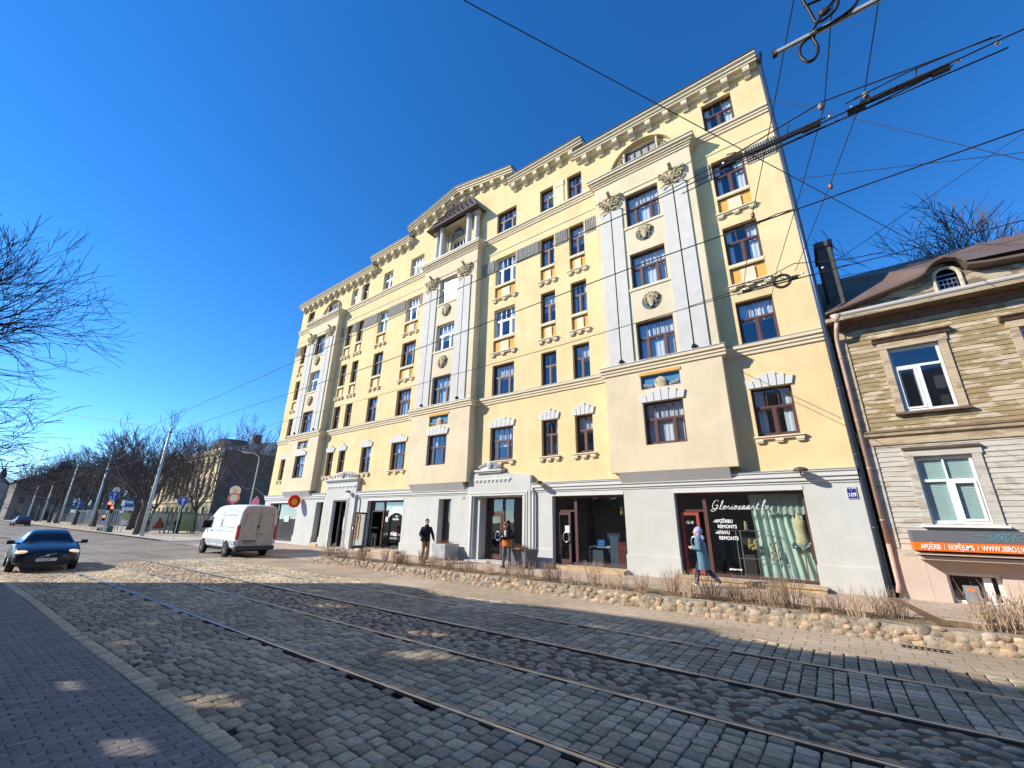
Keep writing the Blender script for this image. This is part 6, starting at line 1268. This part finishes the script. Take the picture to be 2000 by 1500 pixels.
def person(x, y, z, rz, lb, J, cloth):
    """J: joints in local metres; +y is the way the person faces"""
    t = empty('person', (x, y, z), lb, 'person', None, rz); g = lambda k: Vector(J[k])
    b = M(); hip = g('hip'); nk = g('neck'); hd = g('head'); 
    torso(b, [(hip.x, hip.y, hip.z-.08, .13, .10), (hip.x, hip.y, hip.z+.05, .155, .11), (hip.x*.6+nk.x*.4, hip.y*.6+nk.y*.4, hip.z+.2, .13, .095), (hip.x*.3+nk.x*.7, hip.y*.3+nk.y*.7, nk.z-.2, .165, .115), (nk.x, nk.y, nk.z-.08, .15, .09), (nk.x, nk.y, nk.z-.02, .07, .06)])
    limb(b, [nk-Vector((0, 0, .03)), hd-Vector((0, 0, .08))], [.058, .055])
    b.ell(hd, (.077, .095, .118), 14, 10); b.ell(hd+Vector((0, .03, -.065)), (.055, .065, .05)); f = Vector((sin(-J.get('hturn', 0)), cos(-J.get('hturn', 0)), 0)); sd = Vector((f.y, -f.x, 0))
    b.tube([hd+f*.088+Vector((0, 0, .01)), hd+f*.118+Vector((0, 0, -.022)), hd+f*.09+Vector((0, 0, -.03))], [.010, .017, .012], 6)
    for s in (-1, 1): b.ell(hd+sd*s*.079+Vector((0, 0, -.01)), (.012, .022, .032))
    for s, S_ in ((-1, 'l'), (1, 'r')):
        sh, el, wr = g('sh'+S_), g('el'+S_), g('wr'+S_); limb(b, [sh, (sh+el)/2, el, (el+wr)/2, wr], [.055, .046, .038, .038, .026]); hand(b, wr, wr-el, s)
        h, kn, an = g('hp'+S_), g('kn'+S_), g('an'+S_); limb(b, [h, (h+kn)/2, kn, kn.lerp(an, .35), an], [.088, .075, .056, .056, .036]); limb(b, [an-Vector((0, 0, .03)), an+Vector(J['ft'+S_])], [.04, .03])
    remesh(b, 'body', SKIN, t, .0105, 1)
    e = M(); 
    for s in (-1, 1): e.ell(hd+f*.089+sd*s*.03+Vector((0, 0, .012)), (.010, .010, .007), 8, 6)
    put('eyes', e.mesh('eyes', DARK, True), t); e = M(); e.ell(hd+f*.092+Vector((0, 0, -.058)), (.022, .012, .007), 8, 6); put('mouth', e.mesh('mouth', mat('lips', (.35, .12, .10), .6), True), t)
    for c_ in cloth: c_(t, g, J)
    return t
def trousers(mt, fat=1.0):
    def fn(t, g, J):
        b = M(); hip = g('hip'); torso(b, [(hip.x, hip.y, hip.z-.12, .15, .12), (hip.x, hip.y, hip.z+.0, .175*fat, .13*fat), (hip.x, hip.y, hip.z+.12, .165, .125)])
        for S_ in 'lr': h, kn, an = g('hp'+S_), g('kn'+S_), g('an'+S_); limb(b, [h, (h+kn)/2, kn, kn.lerp(an, .5), an+Vector((0, 0, .02))], [.105*fat, .092*fat, .076*fat, .074*fat, .064*fat])
        remesh(b, 'trousers', mt, t, .013, 2)
    return fn
def shoes(mt):
    def fn(t, g, J):
        for S_ in 'lr':
            an = g('an'+S_); d = Vector(J['ft'+S_]); b = M(); limb(b, [an-Vector((0, 0, .035)), an+d*.5-Vector((0, 0, .0)), an+d*1.05], [.052, .048, .036]); b.box(an.x-.045, an.x+.045, an.y-.07, an.y+.02, an.z-.085, an.z-.05); remesh(b, 'shoe', mt, t, .010, 1)
    return fn
def jacket(mt, low=.06, fat=1.0, long_=0, zsplit=None, mt2=None, nm='jacket'):
    def fn(t, g, J):
        hip = g('hip'); nk = g('neck'); b = M(); L = hip.lerp(nk, .35); U = hip.lerp(nk, .72); rings = []
        if long_: rings += [(hip.x, hip.y, hip.z-long_, .22*fat, .17*fat), (hip.x, hip.y, hip.z-long_*.5, .21*fat, .165*fat)]
        rings += [(hip.x, hip.y, hip.z-low, .20*fat, .15*fat), (L.x, L.y, L.z, .185*fat, .145*fat), (U.x, U.y, U.z, .215*fat, .15*fat), (nk.x, nk.y, nk.z-.09, .19, .12), (nk.x, nk.y, nk.z-.02, .10, .09), (nk.x, nk.y, nk.z+.05, .085, .08)]
        torso(b, rings)
        for S_ in 'lr': sh, el, wr = g('sh'+S_), g('el'+S_), g('wr'+S_); limb(b, [sh, (sh+el)/2, el, (el+wr)/2, wr.lerp(el, .08)], [.068*fat, .068*fat, .064*fat, .060*fat, .052])
        o = remesh(b, nm, mt, t, .013, 2)
        if zsplit is not None:      # two-tone: lower part has a second material
            o.data.materials.append(mt2)
            for p in o.data.polygons:
                c = p.center
                if c.z < zsplit and (abs(c.x-hip.x) < .23): p.material_index = 1
    return fn
def hair(mt, sz=1.0, low=0, nm='hair', back=.02):
    def fn(t, g, J):
        hd = g('head'); f = Vector((sin(-J.get('hturn', 0)), cos(-J.get('hturn', 0)), 0)); b = M(); b.ell(hd+Vector((0, 0, .03))-f*back*1.6, (.088*sz, .105*sz, .108*sz), 14, 10); b.ell(hd-f*.045-Vector((0, 0, low)), (.08*sz, .07*sz, .09*sz)); remesh(b, nm, mt, t, .009, 1)
    return fn
BLK = mat('black_cloth', (.018, .017, .024), .9, bump=.3, bs=60); TAN = mat('tan_trousers', (.36, .23, .12), .9, bump=.3, bs=50); GRYC = mat('grey_jeans', (.12, .12, .14), .9); ORG = mat('orange_cloth', (.50, .16, .035), .85); DKC = mat('charcoal_cloth', (.05, .045, .05), .9); LTC = mat('white_shirt', (.65, .62, .62), .9); BROWNH = mat('brown_hair', (.20, .08, .04), .8); SHOEW = mat('white_shoe', (.6, .58, .55), .7); SHOEB = mat('brown_boot', (.22, .13, .07), .8); TEAL = mat('teal_coat', (.10, .20, .26), .9, var=.08, vs=6, bump=.3, bs=50); SCARF = mat('blue_headscarf', (.14, .20, .50), .8, col2=(.55, .45, .62), vs=18)
# man walking, black jacket, tan trousers; faces toward +x-ish, seen from front-left; carries a helmet
J1 = dict(hip=(0, 0, .95), neck=(0, .03, 1.50), head=(.0, .06, 1.665), hturn=.0, shl=(-.175, .02, 1.405), shr=(.175, .02, 1.405), ell=(-.30, -.08, 1.17), elr=(.27, .02, 1.15), wrl=(-.38, -.10, .93), wrr=(.20, .20, 1.02), hpl=(-.09, 0, .92), hpr=(.09, 0, .92), knl=(-.09, .12, .50), knr=(.08, .02, .50), anl=(-.09, .04, .09), anr=(.08, -.14, .10), ftl=(0, .15, -.03), ftr=(0, .14, -.04))
def helmet(t, g, J): 
    pass
p1 = person(-14.58, 13.22, .285, radians(-118), 'man in black jacket, tan trousers and black cap walking with a round helmet', J1, [trousers(TAN, .95), jacket(BLK, .10, 1.0), shoes(SHOEW), hair(BLK, 1.05, 0, 'cap')])
m = M(); m.ell((0, 0, 0), (.10, .10, .10), 14, 8); H = tag(put('helmet', m.mesh('helmet', PLASTICB, True), None, (-14.43, 12.90, 1.25)), 'round black helmet held in the hand of the walking man', 'helmet')
J2 = dict(hip=(0, 0, .93), neck=(0, .05, 1.46), head=(.0, .13, 1.60), hturn=.0, shl=(-.175, .03, 1.365), shr=(.175, .03, 1.365), ell=(-.27, .05, 1.12), elr=(.27, .05, 1.12), wrl=(-.12, .24, 1.20), wrr=(.10, .26, 1.16), hpl=(-.09, 0, .90), hpr=(.09, 0, .90), knl=(-.11, .03, .48), knr=(.11, .05, .48), anl=(-.12, -.02, .09), anr=(.13, 0, .09), ftl=(-.03, .15, -.04), ftr=(.04, .15, -.04))
p2 = person(-10.7, 14.0, .285, radians(-168), 'bearded man in black and orange jacket standing by the dark planter looking down', J2, [trousers(GRYC, .95), jacket(BLK, .13, 1.0, 0, 1.06, ORG), shoes(DKC), hair(BROWNH, 1.04, 0), hair(BROWNH, .5, .11, 'beard', -.06)])
m = M(); m.box(-.05, .05, .152, .185, 1.16, 1.40); q = put('shirt', m.mesh('shirt', LTC), p2); b = q.modifiers.new('b', 'BEVEL'); b.width = .03; b.segments = 2
m = M(); m.box(-.035, .035, -.004, .004, -.07, .07); tag(put('phone', m.mesh('phone', PLASTICB), None, (-10.66, 13.72, 1.49), (.6, 0, .2)), 'small dark phone in the hands of the man by the planter', 'phone')
# woman walking to the left, teal coat, headscarf
J3 = dict(hip=(0, 0, .90), neck=(0, .05, 1.38), head=(.0, .09, 1.53), hturn=0, shl=(-.17, .03, 1.31), shr=(.17, .03, 1.31), ell=(-.22, .0, 1.06), elr=(.22, .03, 1.06), wrl=(-.17, .20, 1.08), wrr=(.12, .22, 1.10), hpl=(-.08, 0, .87), hpr=(.08, 0, .87), knl=(-.07, .16, .50), knr=(.07, -.08, .48), anl=(-.07, .24, .09), anr=(.07, -.36, .16), ftl=(0, .14, -.03), ftr=(0, .10, -.08))
p3 = person(-3.38, 14.02, .285, radians(88), 'woman in teal coat and blue headscarf walking past the dress shop door', J3, [trousers(mat('navy_leggings', (.03, .04, .07), .9), .92), jacket(TEAL, .08, .98, .42, nm='coat'), shoes(SHOEW), hair(SCARF, 1.14, .06, 'headscarf', .03)])
m = M(); m.tube([(-.01, .03+.11*cos(a)*1.0, 1.36+.06*sin(a)) for a in [2*pi*i/14 for i in range(14)]], .04, 8, closed=True); put('scarf_wrap', m.mesh('scarf_wrap', SCARF, True), p3)
m = M(); m.box(-.15, .15, -.15, .15, .97, 1.02); 
for (x, y, rz, lb) in ((-63.9, 15.0, 0, 'dark clothed pedestrian standing left of the bus shelter poster'), (-61.8, 17.3, 1.5, 'dark clothed person sitting right of the bus shelter poster')):
    person(x, y, .06, rz, lb, J2, [trousers(BLK, 1.0), jacket(BLK, .13, 1.05), hair(BLK, 1.0)])
# ---------------- overhead wires ----------------
def smooth_pts(P, k=5):
    out = []; P = [Vector(p) for p in P]
    for i in range(len(P)-1):
        p0, p1, p2, p3 = P[max(i-1, 0)], P[i], P[i+1], P[min(i+2, len(P)-1)]
        for j in range(k): t = j/k; out.append(.5*((2*p1)+(p2-p0)*t+(2*p0-5*p1+4*p2-p3)*t*t+(3*p1-p0-3*p2+p3)*t**3))
    return out+[P[-1]]
def wire(nm, pts, r, lb, cat='wire', g='overhead tram wires', sag=0, n=1):
    P = []; 
    for a, b in zip(pts, pts[1:]):
        for i in range(n): t = i/n; P.append((a[0]+(b[0]-a[0])*t, a[1]+(b[1]-a[1])*t, a[2]+(b[2]-a[2])*t-sag*4*t*(1-t)))
    P.append(pts[-1]); m = M(); m.tube(P, r, 5); return tag(obj(nm, m, WIREM), lb, cat, g)
wire('contact_wire', [(-110, 3, 5.9), (-56, 4.6, 5.75), (-24.74, 4.9, 5.9), (-7.3, 4.9, 6.2), (-1.5, 4.9, 6.31), (2.1, 4.9, 6.45), (8, 4.9, 6.5)], .008, 'upper contact wire of the near track, over the nearest rails')
wire('contact_wire', [(-56, 11.5, 7.2), (-27.57, 6.4, 6.19), (-9.3, 6.4, 6.18), (-2, 6.4, 6.42), (8, 6.4, 6.44)], .010, 'middle contact wire crossing in front of the upper floors')
wire('contact_wire', [(-110, 8.6, 6), (-56, 8.3, 5.9), (-25.7, 7.9, 5.83), (-4.5, 7.9, 6.03), (-.95, 7.9, 6.12), (3, 7.9, 6.05), (8, 7.9, 6.1)], .008, 'lower contact wire of the far track, over the far rails')
wire('carrier_wire', [(-.37, 4.9, 6.46), (.72, 4.9, 6.68), (1.31, 4.9, 6.60), (2.08, 4.9, 6.50)], .008, 'short carrier strand above the near switch fitting')
wire('carrier_wire', [(-1.6, 7.9, 6.12), (-.4, 7.9, 6.22), (0.2, 7.9, 6.40), (.9, 7.9, 6.2), (1.36, 7.9, 6.15)], .008, 'short carrier strand above the far switch fitting')
def span(pts, lb): return wire('span_wire', pts, .0055, lb, 'wire', 'cross-street span wires')
span([(.95, 2.2, 6.7), (.73, 4.9, 6.60), (.40, 6.3, 6.56), (-.05, 8.2, 6.58), (-.5, 12, 7.4)], 'middle cross-street span wire above the near switch')
span([(1.25, 2.4, 6.6), (1.08, 4.9, 6.55), (.76, 6.3, 6.56), (.2, 8.2, 6.41)], 'right cross-street span wire carrying the brown insulator')
span([(.70, 2.6, 7.2), (.55, 3.6, 6.75), (.18, 4.9, 6.6), (-.2, 6.3, 6.55), (-.66, 8.2, 6.3)], 'left cross-street span wire by the bracket arm')
span([(-3.0, 2.6, 9.4), (-1.18, 15.0, 17.0)], 'thin wire') if False else None
wire('guy_wire', [(-3.41, 3, 10.16), (-.06, 3.05, 4.78)], .0065, 'long diagonal guy wire falling across the top of the yellow building', 'wire', None) if False else None
a_ = Vector((-3.41, 3.0, 10.16)); b_ = Vector((3.2, 14.5, 9.5))
wire('guy_wire', [tuple(a_), (3.46*14.5/15.6, 14.5, 2.01+(10.1-2.01)*14.5/15.6)], .010, 'long diagonal guy wire falling across the top corner of the yellow building', 'wire', None)
wire('guy_wire', [(-1.83*.95, 14.9, 2.01+5.2*.95), (.67*.95, 14.9, 2.01+3.13*.95)], .008, 'short slack cable on the lower right wall', 'wire', None)
wire('guy_wire', [(.98, 14, 12.77), (9, 14, 9.6)], .010, 'thin cable running right from the building edge, lower one', 'wire', None)
wire('guy_wire', [(.73, 12, 14.38), (1.84, 12, 13.0), (4.59, 12, 9.54), (7, 12, 6.6)], .009, 'thin cable running down right across the open sky', 'wire', None)
wire('guy_wire', [(1.3, 19, 11.9), (9, 20, 16.2)], .012, 'thin cable rising right over the wooden house roof', 'wire', None)
wire('guy_wire', [(-60, 3.5, 11.5), (-24.7, 4.9, 5.95)], .016, 'cable rising left from the wire junction toward the linden tree', 'wire', None)
ARM = empty('bracket_arm', (.8, 3.6, 6.2), 'grey bracket pipe with looped black feeder cables at the top edge', 'bracket'); m = M(); m.tube([(.31, 3.6, 6.23), (1.6, 3.6, 6.19)], .022, 8); obj('pipe', m, GALV, ARM)
m = M(); m.tube(smooth_pts([(.59, 3.6, 6.21), (.50, 3.58, 6.13), (.48, 3.57, 6.0), (.52, 3.57, 5.90), (.58, 3.58, 5.93), (.61, 3.6, 6.05), (.60, 3.6, 6.21), (.68, 3.6, 6.35), (.86, 3.6, 6.50), (.95, 3.6, 6.40), (.9, 3.58, 6.25), (.72, 3.56, 6.18), (.62, 3.56, 6.20)]), .013, 6); m.tube(smooth_pts([(.60, 3.6, 6.75), (.63, 3.6, 6.5), (.66, 3.6, 6.32), (.8, 3.6, 6.36), (.83, 3.6, 6.55), (.72, 3.6, 6.57), (.6, 3.6, 6.60)]), .013, 6); obj('feeder_cable', m, PLASTICB, ARM, smooth=True)
m = M(); m.ell((.72, 3.6, 6.40), (.05, .03, .04)); obj('clamp', m, WIREM, ARM); m = M(); m.box(.29, .33, 3.58, 3.62, 6.20, 6.26); obj('clamp', m, WIREM, ARM); m = M(); m.box(.58, .62, 3.58, 3.62, 6.19, 6.24); obj('clamp', m, WIREM, ARM)
def switch(x0, y, z, lb, s=1):
    t = empty('wire_switch', (x0, y, z), lb, 'fitting'); m = M(); m.box(x0, x0+.80*s, y-.014, y+.014, z-.008, z+.016); m.box(x0-.1, x0+.08*s, y-.024, y+.024, z-.032, z+.012); m.box(x0+.78*s, x0+.96*s, y-.024, y+.024, z-.026, z+.022); obj('runner', m, PLASTICB, t)
    m = M(); m.box(x0, x0+1.0*s, y-.10, y-.085, z-.045, z-.03); m.box(x0-.2, x0+1.5*s, y+.06, y+.07, z-.02, z-.008); m.tube([(x0+.02, y, z+.02), (x0+.12, y, z+.02), (x0+.10, y, z+.12), (x0+.0, y, z+.14)], .008, 5); m.tube([(x0+.72*s, y, z+.02), (x0+.64*s, y, z+.05), (x0+.68*s, y, z+.17)], .008, 5); obj('side_rod', m, WIREM, t)
    m = M(); 
    for q in (-.05, .2, .78*s, 1.05*s, 1.4*s): m = M(); m.ell((x0+q, y, z+.03), (.022, .018, .020), 8, 5); obj('clamp', m, METAL, t)
    return t
switch(-.30, 4.9, 6.40, 'long black section insulator on the near contact wire'); switch(1.0, 4.93, 6.42, 'second black section insulator on the near contact wire, beside the open sky', .75)
wire('carrier_wire', [(-.9, 4.97, 6.30), (.3, 4.97, 6.37), (1.1, 4.97, 6.39), (1.75, 4.95, 6.44)], .007, 'lower parallel strand below the near section insulators')
wire('carrier_wire', [(.9, 4.86, 6.47), (1.4, 4.86, 6.52), (2.02, 4.88, 6.50)], .007, 'upper parallel strand right of the second near section insulator')
wire('carrier_wire', [(-1.7, 4.9, 6.30), (-.9, 4.88, 6.38), (-.25, 4.86, 6.44)], .006, 'thin strand left of the first near section insulator')
switch(-.55, 7.9, 6.14, 'long section insulator on the far contact wire', .8)
m = M(); 
for r_ in (.10, .12, .135): m.tube([(-.02+r_*cos(2*pi*i/20), 7.85, 6.10+r_*sin(2*pi*i/20)) for i in range(20)], .009, 5, closed=True)
tag(obj('cable_coil', m, PLASTICB, smooth=True), 'coiled black cable hanging at the far section insulator', 'cable')
INS = mat('brown_insulator', (.22, .10, .08), .3, spec=.6)
for i, (x, y, z, lb) in enumerate([(-.2, 6.3, 6.52, 'brown insulator on the left span wire'), (.76, 6.3, 6.53, 'brown insulator on the right span wire, against the sky'), (.70, 4.9, 6.62, 'small insulator on the middle span wire'), (1.08, 4.9, 6.50, 'small insulator above the near switch')]):
    m = M(); m.lathe([(q*.75, w*.8) for q, w in [(.01, -.05), (.030, -.045), (.038, -.01), (.028, 0), (.038, .01), (.035, .04), (.012, .05)]], (x, y, z), 10); tag(obj('insulator', m, INS if i < 2 else mat('grey_insulator', (.2, .19, .18), .5), smooth=True), lb, 'insulator')
m = M()
for i in range(10): m.tube([(-.33+i*.02, 6.4, 6.455+.0), (-.32+i*.02, 6.4, 6.40)], .010, 4)
m.tube([(-.42, 6.4, 6.43), (-.10, 6.4, 6.44)], .012, 6); m.tube([(-.1, 6.4, 6.44), (.1, 6.41, 6.47), (.3, 6.4, 6.45), (.1, 6.39, 6.42), (-.1, 6.4, 6.44)], .008, 5); m.tube([(-.42, 6.4, 6.43), (-.55, 6.41, 6.45), (-.68, 6.4, 6.42), (-.55, 6.39, 6.41), (-.42, 6.4, 6.43)], .007, 5)
tag(obj('turnbuckle', m, WIREM), 'ribbed turnbuckle on the middle contact wire', 'fitting')
